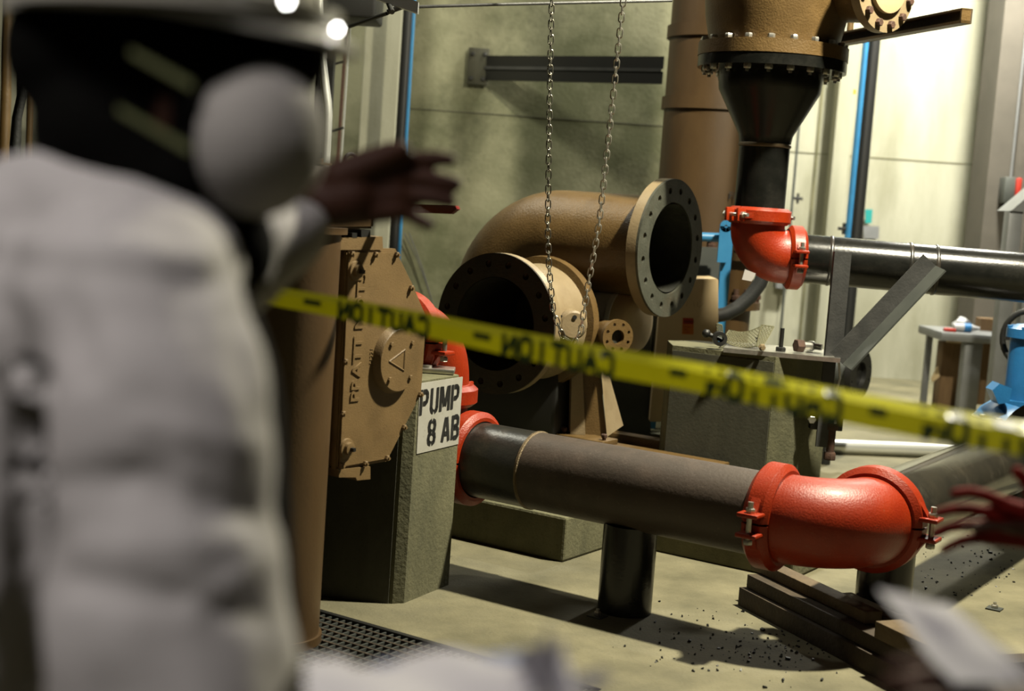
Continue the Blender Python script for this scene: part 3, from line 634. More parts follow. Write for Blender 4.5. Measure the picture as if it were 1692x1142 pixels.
# things lying on the plate
def top(x, y): p = at(x, y, 7.05); return Vector((p.x, 7.05, zt3))
def loose_bolt(lab, x, y, Y, upright, sz, m, tip=None):
    p = at(x, y, Y); p = Vector((p.x, Y, zt3)); t = thing('loose_bolt', lab, 'bolt', p); m_ = MB()
    if upright: m_.hexa(p, Z, sz, sz*.8); part('head', m_, m, t); m_ = MB(); m_.cyl(p+Z*sz*.7, p+Z*sz*4.4, sz*.42, seg=12); part('shank', m_, m, t)
    else:
        d = Vector(tip).normalized(); m_.hexa(p+Z*sz, d, sz, sz*1.2); part('head', m_, m, t); m_ = MB(); m_.cyl(p+Z*sz+d*sz, p+Z*sz+d*sz*2.6, sz*.6, seg=12); part('shank', m_, M['steel'] if m is M['rustbolt'] else m, t)
    return t
loose_bolt('dark upright bolt standing on the pedestal plate', 1290, 576, 7.0, True, .026, M['black'])
loose_bolt('rusty bolt head lying on its side on the pedestal plate', 1314, 578, 6.98, False, .034, M['rustbolt'], (.9, .3, .0))
loose_bolt('bright nut on its side right of the rusty bolt head', 1334, 576, 7.1, False, .028, M['steel'], (.8, -.4, 0))
loose_bolt('small pale square bolt head near the plate front edge', 1258, 580, 6.95, False, .018, M['tan_light'], (0, -.9, 0))
wr = thing('ratchet_bar', 'black steel bar with ball end lying beside the mesh scraps', 'tool', Vector((at(1190, 560, 7.1).x, 7.1, zt3)))
mb = MB(); w0 = at(1167, 551, 7.1); w1 = at(1192, 562, 7.1); mb.cyl(w0, w1, .012, .008, 12); mb.ell(w0, (.022, .022, .022), seg=14); part('bar', mb, M['black'], wr)
mb = MB(); cN = at(1188, 566, 7.08); cN.z = zt3+.035; mb.lathe(cN-Y_*.03, Y_, [(0, .018), (0, .036), (.05, .036), (.05, .018)], 24, False, True); part('ring_socket', mb, M['black'], wr)
def mesh_scrap(lab, corners, nx, ny, sag):
    A_, B_, C_, D_ = [Vector(c) for c in corners]; m_ = MB()
    def S(s, t): p = A_.lerp(B_, s).lerp(D_.lerp(C_, s), t); return p + Z*sag*(math.sin(PI*s)*-1)
    for i in range(-ny, nx+1):
        for sg_ in (1, -1):
            pts = []
            for k in range(13):
                t = k/12; s = (i + t*ny)/nx if sg_ > 0 else (i+ny - t*ny)/nx
                if 0 <= s <= 1: pts.append(S(s, t))
            if len(pts) > 1: m_.tube(pts, .0028, 4)
    m_.tube([S(k/10, 0) for k in range(11)], .003, 4); m_.tube([S(k/10, 1) for k in range(11)], .003, 4); m_.tube([S(0, k/4) for k in range(5)], .003, 4); m_.tube([S(1, k/4) for k in range(5)], .003, 4)
    return single('mesh_scrap', lab, 'metal mesh', m_, M['ped'], base=(A_+B_)/2)
mesh_scrap('curled scrap of expanded metal mesh on the pedestal', [at(1194, 562, 7.15), at(1250, 572, 6.98), at(1256, 540, 7.25), at(1205, 545, 7.35)], 11, 6, .02)
mesh_scrap('upturned pointed corner of expanded mesh right of the curled scrap', [at(1250, 573, 7.0), at(1262, 570, 7.0), at(1279, 540, 7.1), at(1258, 537, 7.1)], 4, 6, 0)
mesh_scrap('small upright strip of mesh behind the ball ended bar', [at(1185, 562, 7.2), at(1196, 565, 7.2), at(1193, 537, 7.2), at(1184, 535, 7.2)], 3, 6, 0)

# ================================================================ UPPER ASSEMBLY
UY = 7.3; uc = at(1262, 240, UY); ux = uc.x + .005
rp = lambda px_, py: at(px_, py, UY).z
Tz = lambda z: Vector((ux, UY, z))
zN0 = rp(1258, 350); zN1 = rp(1262, 240); zR1 = rp(1275, 132); zF0 = rp(1277, 118); zF1 = rp(1278, 100); zF2 = rp(1279, 78)
rd = thing('pipe_reducer', 'black cone shaped pipe reducer hanging below the tan flange', 'reducer', Tz(zN0))
mb = MB(); mb.lathe(Tz(0), Z, [(zN0, .128), (zN1, .128), (zN1+.02, .132), (zN1+.05, .137), (zR1-.06, .255), (zR1, .262), (zF0, .262), (zF0, .12)], 56, False); part('cone', mb, M['black_pipe'], rd)
mb = MB(); mb.lathe(Tz(zN1+.0), Z, [(-.012, .128), (-.006, .134), (.004, .134), (.010, .128)], 48, False); part('weld_seam', mb, M['weld'], rd, 'pale weld bead')
mb = MB(); mb.flange(Tz(zF0), Z, .255, .372, .325, .012, 20, zF1-zF0, 16); mb.merge(); fl_ = part('lower_flange', mb, M['black_pipe'], rd)
tb = thing('flanged_bend', 'big tan flanged pipe bend at the top with pale bolted outlet', 'bend', Tz(zF1))
mb = MB(); mb.flange(Tz(zF1+.002), Z, .30, .375, .340, .006, 20, zF2-zF1, 16); mb.merge(); part('flange', mb, M['tan'], tb)
bp_ = [Tz(zF2-.005), Tz(zF2+.5), Tz(zF2+.8)]
mb = MB(); mb.lathe(Tz(zF2-.01), Z, [(0, .325), (.05, .33), (.15, .352), (.35, .372), (.8, .375), (1.2, .37)], 56, False)
part('bend_body', mb, M['tan'], tb)
# bolts round the joint: each one a part
mbh = MB(); mbh.cyl((0, 0, -.035), (0, 0, .0), .009, seg=8); mbh.hexa((0, 0, -.0), -Z, .019, .022); hm = mesh_of('lower_bolt', mbh, M['steel'])
mbh = MB(); mbh.cyl((0, 0, .0), (0, 0, .02), .010, seg=8); mbh.hexa((0, 0, 0), Z, .019, .022); um = mesh_of('upper_nut', mbh, M['steel'])
for i in range(20):
    a = 2*PI*(i+.35)/20; d = Vector((math.cos(a), math.sin(a), 0)); rt = Matrix.Rotation(a, 4, 'Z')
    inst(hm, 'flange_bolt', rd, Matrix.Translation(Tz(zF0)+d*.335-wl(rd)) @ rt)
    inst(um, 'flange_nut', tb, Matrix.Translation(Tz(zF2+.002)+d*.352-wl(tb)) @ rt)
# outlet flange upper right
oc = at(1466, -22, 6.95); on = Vector((.62, -.78, 0)).normalized()
mb = MB(); mb.cyl(oc-on*.32, oc-on*.02, .15, .17, 40); part('outlet_barrel', mb, M['tan'], tb)
mb = MB(); mb.flange(oc-on*.05, on, .13, .215, .18, .010, 12, .05, 16); mb.merge(); part('outlet_flange', mb, M['tan_light'], tb, 'buff bolted outlet flange')
mb = MB(); mb.lathe(oc-on*.03, on, [(0, .13), (.05, .125), (.058, .08)], 40); part('blind_cover', mb, M['cream'], tb)
q1, q2 = perp(on)
for i in range(12):
    a = 2*PI*(i+.5)/12; c = oc+(q1*math.cos(a)+q2*math.sin(a))*.18; m_ = MB(); m_.hexa(c, on, .020, .022); part('outlet_bolt', m_, M['rustbolt'], tb)
# red elbow and couplings
UR = .125; RU = .145
zc = rp(1258, 357)
_, ue = elbow('glossy red elbow hanging under the black reducer', Tz(zc), -Z, X, RU, UR+.012, stub=.055)
coupling('red grooved coupling round the neck of the black reducer', Tz(zc), Z, Vector((-.75, -.66, 0)), UR+.004, .085, br=.010)
coupling('red grooved coupling between the upper elbow and horizontal black pipe', ue+X*.0, X, Vector((.0, -1, 0)), UR+.004, .085, br=.010)
uh = thing('steel_pipe', 'shiny black horizontal pipe running right from the upper red elbow', 'pipe', ue+X*1.3-Z*UR)
dirp = (at(1692, 459, 7.15)-ue); dirp.z = dirp.z; dirp.normalize()
mb = MB(); mb.htube([ue, ue+dirp*2.9], UR, UR-.01, 48); part('pipe_run', mb, M['black_pipe'], uh)
for px_ in (1375, 1503, 1545):
    s_ = (at(px_, 440, 7.2).x-ue.x)/dirp.x; m_ = MB(); m_.lathe(ue+dirp*s_, dirp, [(-.01, UR), (-.004, UR+.004), (.004, UR+.004), (.01, UR)], 48, False); part('weld_mark', m_, M['steel_pipe'], uh)
# white tag under elbow
mb = MB(); mb.prism([at(1231, 445, 7.2), at(1249, 452, 7.2), at(1242, 465, 7.2), at(1226, 462, 7.2)], (0, .004, 0)); single('paper_tag', 'small white paper tag hanging under the upper red elbow', 'tag', mb, M['pink'])

# large brown vertical duct behind
cx0, cx1 = at(1092, 250, 9.6).x, at(1262, 250, 9.6).x; ccx = (cx0+cx1)/2; crr = (cx1-cx0)/2
cd = thing('riser_pipe', 'very wide brown riser pipe behind the pump and reducer', 'pipe', (ccx, 9.6, 0))
mb = MB(); mb.cyl((ccx, 9.6, .0), (ccx, 9.6, CZ-.003), crr, seg=64); part('pipe_run', mb, M['brown'], cd)
for yy in (52, 170): 
    zz = at(1095, yy, 9.6).z; m_ = MB(); m_.lathe((ccx, 9.6, zz-.04), Z, [(0, crr), (0, crr+.02), (.08, crr+.02), (.08, crr)], 64, False); part('joint_band', m_, M['brown'], cd)
zz = at(1240, 425, 9.6).z; mb = MB(); mb.lathe((ccx, 9.6, zz-.02), Z, [(0, crr), (0, crr+.06), (.05, crr+.06), (.05, crr)], 64, False); fb = part('flange', mb, M['brown'], cd)
zz2 = at(1240, 505, 9.6).z; mb = MB(); mb.lathe((ccx, 9.6, zz2-.02), Z, [(0, crr), (0, crr+.06), (.05, crr+.06), (.05, crr)], 64, False); fb2 = part('flange', mb, M['brown'], cd)
mbh = MB(); mbh.cyl((0, 0, 0), (0, 0, .10), .018, seg=8); mbh.hexa((0, 0, .03), Z, .03, .03); sm = mesh_of('stud', mbh, M['rustbolt'])
for fz in (zz, zz2):
    for i in range(24):
        a = 2*PI*i/24; inst(sm, 'stud', cd, Matrix.Translation(Vector((math.cos(a)*(crr+.035), math.sin(a)*(crr+.035), fz+.02))))
text_mesh('FI', at(1203, 329, 9.6-crr-.005), X, Z, .05, M['black_paint'], cd, 'stencil_letters', .001, 'small black stencil letters', sx=.9)

# beam from wall to riser
bm_ = thing('wall_beam', 'dark steel channel beam bolted to the back wall', 'beam', at(945, 113, 11.5))
b0 = at(800, 112, 11.95); b1 = at(1096, 116, 10.6); b1.z = b0.z + (b1.z-b0.z); dB = (b1-b0)
mb = MB()
for dz in (.055, -.055): mb.prism([b0+Z*(dz-.045), b0+Z*(dz+.045), b0+Z*(dz+.045)+Y_*.04, b0+Z*(dz-.045)+Y_*.04], dB)
part('rail_pair', mb, M['black'], bm_)
mb = MB(); mb.prism([b0-Z*.012-Y_*.0, b0+Z*.012, b0+Z*.012-Y_*.02, b0-Z*.012-Y_*.02], dB*.99); part('lit_strip', mb, M['angle'], bm_)
mb = MB(); c = at(790, 110, 11.96); mb.box(c, (.17, .05, .30), bev=.004); wpn = part('wall_plate', mb, M['ped_dark'], bm_)
for sx_ in (-.05, .05):
    for sz_ in (-.1, .1): m_ = MB(); m_.hexa(c+Vector((sx_, -.025, sz_)), -Y_, .018, .018); part('plate_bolt', m_, M['black'], wpn)

# vertical blue and black pipes
def vpipe(name, label, xa, ya, xb, Y, r, m, zlo=0., zhi=CZ, cat='pipe'):
    x = (at(xa, ya, Y)).x; m_ = MB(); m_.cyl((x, Y, zlo), (x, Y, zhi), r, seg=20); return single(name, label, cat, m_, m, base=(x, Y, zlo))
vpipe('black_post', 'black vertical pipe beside the thin blue pipe, left of the shaded wall', 658, 300, 0, 11.0, .042, M['black'])
vpipe('blue_pipe', 'thin sky blue vertical pipe at the left edge of the shaded wall', 667, 300, 0, 10.94, .012, M['blue'])
vpipe('black_post', 'black vertical post against the bright right wall', 1422, 300, 0, 12.6, .058, M['black'])
o = vpipe('blue_pipe', 'sky blue vertical pipe against the bright right wall', 1409, 300, 0, 12.5, .026, M['blue'])
vpipe('conduit', 'thin grey conduit down the bright wall just right of the reducer', 1312, 300, 0, 14.3, .014, M['greydark'])
# pipe clamps
for x_, y_, nm in ((1394, 378, 'small black pipe clamp beside the right blue pipe above the black pipe'), (1318, 328, 'small black clip on the thin grey conduit')):
    c = at(x_, y_, 12.5 if x_ > 1350 else 14.3); m_ = MB(); m_.box(c, (.10, .03, .03), bev=.004); m_.cyl(c-Z*.05, c+Z*.05, .014, seg=10); single('pipe_clamp', nm, 'clamp', m_, M['black'])
mb = MB(); c = at(1412, 152, 12.47); mb.box(c, (.02, .01, .04)); single('pipe_marker', 'tiny red and yellow marker on the blue pipe', 'tag', mb, M['yell'])
# teal tag & grey panel on right wall
mb = MB(); mb.prism([at(1430, 346, 14.5), at(1442, 346, 14.5), at(1440, 369, 14.5), at(1430, 369, 14.5)], (0, .02, 0)); single('wall_tag', 'small teal tag on the bright wall above the black pipe', 'tag', mb, M['teal'])
mb = MB(); mb.prism([at(1427, 373, 14.5), at(1453, 374, 14.5), at(1452, 395, 14.5), at(1427, 394, 14.5)], (0, .05, 0)); single('junction_box', 'pale grey junction box below the teal tag', 'box', mb, M['grey'])
mb = MB(); mb.prism([at(1282, 448, 14.45), at(1310, 450, 14.45), at(1305, 478, 14.45), at(1282, 476, 14.45)], (0, .15, 0)); single('junction_box', 'grey box on the wall below the upper red elbow', 'box', mb, M['grey'])

# I-beam pointing out, upper right
ib = thing('steel_channel', 'rusty tan steel channel beam at upper right below the bolted outlet', 'beam', at(1490, 48, 7.5))
i0 = at(1380, 68, 8.2); i1 = at(1604, 28, 6.9); i0.z = i1.z = (i0.z+i1.z)/2; dI = i1-i0; sd_ = dI.cross(Z).normalized(); hh = .035
if sd_.y > 0: sd_ = -sd_
mb = MB(); mb.prism([i0+Z*(hh-.010), i0+Z*hh, i0+Z*hh+sd_*.05, i0+Z*(hh-.010)+sd_*.05], dI); part('top_flange', mb, M['tan'], ib)
mb = MB(); mb.prism([i0-Z*(hh-.014), i0-Z*hh, i0-Z*hh+sd_*.05, i0-Z*(hh-.014)+sd_*.05], dI); part('bottom_flange', mb, M['tan'], ib)
mb = MB(); mb.prism([i0+Z*hh, i0-Z*hh, i0-Z*hh-sd_*.008, i0+Z*hh-sd_*.008], dI); part('web', mb, M['wood'], ib)  # web takes a dark colour as the shade of the recess
mb = MB(); mb.box(i1+sd_*.025-dI.normalized()*.006, (.012, .05, hh*2), (dI.normalized(), sd_, Z)); part('end_plate', mb, M['tan'], ib)
mb = MB(); mb.cyl(i0+dI*.12+Z*.03, Vector(((i0+dI*.12).x, (i0+dI*.12).y, CZ)), .018, seg=10); part('hanger_rod', mb, M['tan'], ib)

# blue lifting frame between pump flange and elbow
bf = thing('lifting_frame', 'sky blue steel lifting frame with eye lugs behind the pump', 'frame', at(1197, 560, 8.8))
mb = MB(); a = at(1120, 390, 8.8); b = at(1198, 393, 8.8); mb.cyl(a, b, .028, seg=20); part('top_tube', mb, M['blue'], bf)
mb = MB(); a = at(1202, 378, 8.75); b = at(1188, 575, 8.75); mb.box((a+b)/2-Z*.15, (.062, .05, (a-b).length+.3)); part('upright', mb, M['blue'], bf)
mb = MB(); L0 = at(1199, 374, 8.7); mb.flange(L0, -Y_, .010, .036, .023, .002, 6, .02, 16); mb.merge(); mb.prism([L0+Vector((-.036, 0, 0)), L0+Vector((.036, 0, 0)), L0+Vector((.045, 0, -.16)), L0+Vector((.02, 0, -.22)), L0+Vector((-.036, 0, -.22)), L0+Vector((-.036, 0, -.03)), L0+Vector((0, 0, -.012)), L0+Vector((.034, 0, -.02)), L0+Vector((.034, 0, -.004)), L0+Vector((-.034, 0, -.004))][:5] + [L0+Vector((-.036, 0, -.04))], -Y_*.02); part('eye_lug', mb, M['blue'], bf)
mb = MB(); a = Vector((at(1120, 390, 8.8).x, 8.8, .0)); mb.box(Vector((at(1100, 390, 8.8).x, 8.8, .75)), (.06, .05, 1.5)); part('upright', mb, M['blue'], bf)
# grey gusset panel behind frame
mb = MB(); mb.prism([at(1140, 460, 9.0), at(1190, 460, 9.0), at(1190, 410, 9.0), at(1160, 408, 9.0)], (0, .05, 0)); mb.box(Vector((at(1165, 460, 9.0).x, 9.03, .5)), (.19, .05, 1.0)); single('machine_panel', 'dark grey sloping machine panel behind the blue frame', 'panel', mb, M['greydark'])
# black curved hose
mb = MB(); hp = [at(x, y, 8.4) for x, y in ((1183, 522), (1200, 519), (1220, 508), (1240, 490), (1256, 468), (1264, 445), (1268, 400), (1268, 350))]
hp = [at(1150, 530, 8.6)] + hp
mb.tube(hp, .042, 20); single('rubber_hose', 'thick black rubber hose curving behind the upper red elbow', 'hose', mb, M['rubber'])

# wheel / cable reel behind pedestal right
wh = thing('flanged_valve', 'black round valve flange standing behind the bracket post', 'valve', Vector((at(1410, 650, 9.0).x, 9.0, 0)))
wc = at(1413, 618, 9.0); wn = Vector((.80, -.60, 0))
mb = MB(); mb.flange(wc, wn, .08, .165, .135, .010, 10, .04, 16); mb.merge(); part('flange', mb, M['black'], wh)
mb = MB(); mb.cyl(wc-wn*.25, wc, .11, .10, 32); part('barrel', mb, M['greydark'], wh); mb = MB(); mb.cyl(wc-wn*.02, wc+wn*.012, .08); part('hub', mb, M['black'], wh)
mb = MB(); p = wc-wn*.15; mb.cyl(Vector((p.x, p.y, 0)), p, .035); part('leg', mb, M['black'], wh)
# grey pipe lying on floor
q = thing('floor_pipe', 'pale grey metal pipe lying on the floor behind the pedestal', 'pipe', hz(1450, 745, .05))
g0 = hz(1365, 737, .05); g1 = hz(1610, 747, .05); mb = MB(); mb.htube([g0, g1], .048, .042, 28); part('pipe_run', mb, M['galv'], q)
for x_, c in ((0, g0), (1, g1)): m_ = MB(); m_.cyl(c-(g1-g0).normalized()*.02, c+(g1-g0).normalized()*.02, .052); part('end_collar', m_, M['greydark'], q)

# blue valve right edge
bv = thing('blue_valve', 'bright blue valve with bolted bonnet at the right edge', 'valve', hz(1690, 720, .3))
bc = at(1688, 640, 7.9)
mb = MB(); zb0 = at(1688, 665, 7.9).z; zb1 = at(1688, 558, 7.9).z; cB = Vector((bc.x, 7.9, 0))
mb.cyl(cB+Z*zb0, cB+Z*zb1, .092, .088, 40); part('bonnet', mb, M['blue2'], bv)
mb = MB(); mb.lathe(cB+Z*(zb1), Z, [(0, .09), (0, .112), (.05, .112), (.055, .09), (.075, .06), (.08, 0)], 40); part('bonnet_cap', mb, M['blue2'], bv)
for i in range(6):
    a = PI*2*i/6; m_ = MB(); m_.hexa(cB+Vector((math.cos(a)*.1, math.sin(a)*.1, zb1+.05)), Z, .015, .016); part('cap_bolt', m_, M['blue2'], bv)
mb = MB(); mb.lathe(cB+Z*(zb0-.02), Z, [(0, .10), (0, .135), (.035, .135), (.035, .10)], 40); part('bonnet_flange', mb, M['blue2'], bv)
mb = MB(); mb.ell(cB+Vector((-.02, 0, zb0-.14)), (.235, .2, .17)); part('body', mb, M['blue2'], bv)
mb = MB(); mb.prism([at(1640, 645, 7.72), at(1652, 634, 7.72), at(1672, 642, 7.72), at(1668, 665, 7.72), at(1650, 668, 7.72)], (0, .12, 0)); part('lifting_lug', mb, M['blue2'], bv)
mb = MB(); bfz = at(1690, 692, 7.8); mb.lathe(Vector((bfz.x+.02, 7.85, bfz.z-.055)), Z, [(0, .12), (0, .275), (.04, .275), (.045, .25), (.045, .12)], 48); fo = part('body_flange', mb, M['black'], bv, 'black lower flange')
for i in range(12):
    a = 2*PI*(i+.3)/12; m_ = MB(); m_.hexa(Vector((bfz.x+.02+math.cos(a)*.24, 7.85+math.sin(a)*.24, bfz.z-.012)), Z, .018, .018); part('flange_bolt', m_, M['steel'], fo)
mb = MB(); mb.cyl(Vector((bfz.x+.02, 7.85, .0)), Vector((bfz.x+.02, 7.85, bfz.z-.05)), .14, seg=40); part('lower_pipe', mb, M['black_pipe'], bv)
mb = MB(); hw = at(1700, 560, 8.1); hr = .16
mb.tube([hw+Vector((math.cos(a)*hr*.8, -.4*math.cos(a)*hr, math.sin(a)*hr)) for a in [i*2*PI/28 for i in range(29)]], .018, 10); mb.cyl(hw, cB+Z*(zb1+.05), .02, seg=12); mb.box(hw, (hr*1.7, .02, .03)); part('handwheel', mb, M['black'], bv)

# bench, bottle, cardboard, cabinet at right
wbn = thing('work_bench', 'grey steel work bench at right with clutter on top', 'bench', Vector((at(1600, 690, 11.9).x, 11.9, 0)))
bt = at(1560, 548, 11.9).z; bl = at(1553, 548, 11.9).x; brx = at(1637, 548, 11.9).x
mb = MB(); mb.box(((bl+brx)/2+.05, 12.1, bt-.03), (brx-bl+.15, .7, .07), bev=.005); part('bench_top', mb, M['grey'], wbn)
for x_ in (1602,):
    lx = at(x_, 640, 11.8).x; m_ = MB(); m_.box((lx, 11.85, (bt-.06)/2), (.15, .12, bt-.06), bev=.01); part('leg', m_, M['grey'], wbn)
m_ = MB(); m_.box((bl+.05, 12.35, (bt-.06)/2), (.05, .05, bt-.06)); part('leg', m_, M['grey'], wbn)
m_ = MB(); m_.box((brx-.05, 12.4, (bt-.06)/2), (.05, .05, bt-.06)); part('leg', m_, M['grey'], wbn)
mb = MB(); c = at(1566, 546, 11.9); mb.box(Vector((c.x, 11.85, bt+.02)), (.10, .05, .03), bev=.008); single('red_tool', 'small red handled tool on the bench corner', 'tool', mb, M['redpaint'], base=(c.x, 11.85, bt+.005))
bt_ = thing('water_bottle', 'clear plastic water bottle with blue label lying on the bench', 'bottle', Vector((at(1598, 540, 11.9).x, 11.9, bt+.005)))
bb = wl(bt_)+Z*.04; mb = MB(); mb.lathe(bb-X*.11, X, [(0, .01), (.0, .03), (.06, .036), (.14, .036), (.18, .02), (.2, .014), (.215, .014)], 20); part('bottle_body', mb, M['clear'], bt_)
mb = MB(); mb.cyl(bb-X*.03, bb+X*.03, .038, seg=20); part('bottle_label', mb, M['blue2'], bt_, 'blue label')
mb = MB(); mb.ell(Vector((at(1595, 530, 11.9).x, 12.0, bt+.06)), (.07, .06, .07), seg=12)
for v in mb.b.verts: v.co += noise.noise_vector(v.co*25)*.03
single('crumpled_bag', 'crumpled white plastic bag behind the water bottle', 'bag', mb, M['clear'])
cbx = thing('cardboard_box', 'tall opened brown cardboard box under the left of the bench', 'box', hz(1565, 668, 0))
cw = at(1548, 640, 12.3).x; ce = at(1585, 640, 12.3).x; zc0 = at(1570, 565, 12.3).z
mb = MB(); mb.box(((cw+ce)/2, 12.32, zc0/2), (ce-cw, .18, zc0), bev=.004); part('carton', mb, M['card'], cbx)
mb = MB(); mb.prism([at(1563, 556, 12.15), at(1590, 562, 12.15), at(1588, 568, 12.15), at(1566, 566, 12.15)], (0, .05, 0)); part('top_flap', mb, M['cream'], cbx)
mb = MB(); mb.prism([at(1550, 606, 12.2), at(1540, 625, 12.2), at(1541, 632, 12.2), at(1553, 622, 12.2)], (0, .03, 0)); part('side_flap', mb, M['cream'], cbx)
mb = MB(); mb.box((at(1622, 620, 12.3).x, 12.32, .45), (.14, .15, .75)); single('cardboard_box', 'brown cardboard panel seen between the bench legs', 'box', mb, M['card'])
gc = thing('steel_rack', 'light grey steel rack with louvred top at the right edge', 'rack', Vector((at(1670, 600, 10.5).x, 10.5, 0)))
gx0 = at(1648, 500, 10.5).x; gz = at(1655, 348, 10.5).z
for dx in (0.05, .21): m_ = MB(); m_.box((gx0+dx, 10.5, gz/2), (.10, .12, gz), bev=.006); part('upright', m_, M['grey'], gc)
m_ = MB(); m_.box((gx0+.8, 10.5, gz/2), (.10, .12, gz), bev=.006); part('upright', m_, M['grey'], gc)
mb = MB(); mb.prism([Vector((gx0, 10.42, gz)), Vector((gx0+.85, 10.42, gz)), Vector((gx0+.85, 10.42, gz+.3)), Vector((gx0+.25, 10.42, gz+.25))], (0, .3, 0)); part('top_hood', mb, M['grey'], gc)
for k in range(4): m_ = MB(); m_.box((gx0+.48, 10.5, gz-.10-k*.16), (.6, .1, .09), bev=.004); part('shelf_rail', m_, M['grey'], gc)
sw = thing('switch_box', 'small dark switch box with red handle on the grey pillar', 'switch', at(1668, 330, 13.2))
c = at(1668, 315, 13.2); mb = MB(); mb.box(c, (.15, .16, .24), bev=.01); part('box', mb, M['greydark'], sw)
mb = MB(); mb.box(at(1682, 314, 13.1), (.045, .05, .22), bev=.008); part('handle', mb, M['redpaint'], sw, 'red handle')
mb = MB(); mb.cyl(c+Z*.1, Vector((c.x+.0, 13.2, CZ)), .012, seg=10); part('conduit', mb, M['grey'], sw)

# top left structures
cl = thing('conduit', 'bright galvanised conduit with a bend, right of the hard hat brim', 'conduit', at(541, 268, 8.5))
mb = MB(); mb.tube([at(525, -20, 8.5), at(529, 75, 8.5), at(533, 110, 8.5), at(541, 170, 8.5), at(542, 190, 8.5), at(538, 268, 8.5), at(537, 330, 8.5)], .026, 16); part('tube', mb, M['galv'], cl)
mb = MB(); mb.cyl(at(529, 70, 8.5), at(531, 96, 8.5), .034, seg=16); part('sleeve', mb, M['galv'], cl)
ld = thing('cable_ladder', 'dark reddish cable ladder behind the conduit', 'ladder', at(562, 280, 9.5))
for xa, xb in ((570, 555),): 
    m_ = MB(); a = at(570, 40, 9.5); b = at(553, 300, 9.5); m_.prism([a, a+X*.018, a+X*.018+Y_*.04, a+Y_*.04], b-a); part('rail', m_, M['rustbolt'], ld)
    m_ = MB(); a = at(577, 40, 9.6); b = at(560, 300, 9.6); m_.prism([a, a+X*.008, a+X*.008+Y_*.04, a+Y_*.04], b-a); part('rail', m_, M['galv'], ld)
for y_ in (60, 105, 215): m_ = MB(); m_.cyl(at(540, y_+4, 9.4), at(568, y_-4, 9.4), .008, seg=8); part('rung', m_, M['black'], ld)
fx_ = thing('light_truss', 'white and grey steel arms meeting at the top left of the shaded wall', 'truss', at(650, 12, 6.5))
mb = MB(); a = at(560, -22, 6.5); b = at(690, 22, 6.4); mb.prism([a, a+Z*.05, a+Z*.05+Y_*.05, a+Y_*.05], b-a); part('lower_arm', mb, M['clear'], fx_)
mb = MB(); mb.cyl(at(630, -25, 6.6), at(648, 20, 6.4), .012, seg=10); part('strut', mb, M['angle'], fx_)
mb = MB(); mb.cyl(at(560, 50, 7.0), at(640, 22, 6.5), .009, seg=8); mb.cyl(at(640, 20, 6.5), at(668, 8, 6.5), .012, seg=8); part('cable', mb, M['black'], fx_)
mb = MB(); mb.tube([at(640, 22, 6.5), at(668, 12, 6.5), at(800, 8, 6.6), at(1110, 1, 7.0)], .007, 8); part('wire', mb, M['angle'], fx_)
mb = MB(); a = at(560, -22, 6.5); mb.cyl(a, Vector((a.x, a.y, CZ)), .02, seg=10); part('hanger_rod', mb, M['black'], fx_)
mb = MB(); mb.box((at(560, 15, 9).x-.58, 9.3, at(560, 38, 9).z+.26), (1.6, .5, .42), bev=.02); mb.box((at(600, 15, 9).x-.25, 9.3, at(560, 38, 9).z+.7), (.1, .1, 3)); single('dark_duct', 'dark duct overhead between the hard hat and pale pilaster', 'duct', mb, M['black'])
# thin black wires on the wall near the gearbox
mb = MB(); mb.tube([at(668, 385, 11.9), at(690, 430, 11.9), at(712, 490, 11.9), at(725, 560, 11.9)], .005, 6); mb.tube([at(676, 385, 11.9), at(697, 440, 11.9), at(713, 495, 11.9), at(722, 560, 11.9)], .005, 6); single('wall_cable', 'pair of thin cables drooping down the back wall', 'cable', mb, M['angle'])
# far left: brown verticals, black curved hose
vpipe('brown_pipe', 'brown vertical pipe at the far left edge of the frame', 10, 150, 0, 9.5, .035, M['tan'])
vpipe('brown_pipe', 'thin brown vertical pipe right of the curved black hose', 50, 200, 0, 9.8, .024, M['tan'])
vpipe('black_post', 'black vertical pipe between the two brown pipes at far left', 33, 150, 0, 9.9, .02, M['black'])
mb = MB(); mb.tube([at(x, y, 6.0) for x, y in ((70, 60), (60, 90), (50, 112), (38, 150), (28, 195), (24, 240), (24, 300), (26, 360), (34, 520))] + [Vector((at(34, 520, 6).x, 6.0, .0))], .020, 16); single('curved_hose', 'black curved hose arching beside the white jacket at far left', 'hose', mb, M['rubber'])
mb = MB(); c = at(15, 430, 6.2); mb.box(Vector((c.x-.2, 6.3, .75)), (.9, .3, 1.5), bev=.03); single('brown_tank', 'brown tank behind the jacket at the left edge', 'tank', mb, M['brown'])

# ================================================================ TIMBERS AND DEBRIS
def board(lab, p0, p1, wdt, th, zb, m, grp='timbers stacked under the big red elbow'):
    p0 = Vector(p0); p1 = Vector(p1); d = (p1-p0); L_ = d.length; d.normalize(); s = Vector((-d.y, d.x, 0)); t = (p0+p1)/2
    m_ = MB(); c = Vector((t.x, t.y, zb+th/2)); m_.box(c, (L_, wdt, th), (d, s, Z), bev=.004); o = single('timber', lab, 'timber', m_, m, base=Vector((t.x, t.y, zb)), group=grp); return o
z1 = .075; 
B0 = hz(1215, 1000, 0); dbd = (hz(1480, 1142, .0)-hz(1215, 1000, 0)).normalized(); sbd = Vector((-dbd.y, dbd.x, 0))
S = B0 + sbd*.07
board('dark lowest timber of the stack, its square end on the floor at left', S+Vector((.0, .0, 0)), S+dbd*2.1, .12, .075, 0, M['wood'])
board('second timber lying on the lowest one, set slightly back', S+sbd*.01+dbd*.02, S+dbd*2.0+sbd*.01, .10, .055, .077, M['wood'])
tt = S + sbd*.05 - dbd*.04
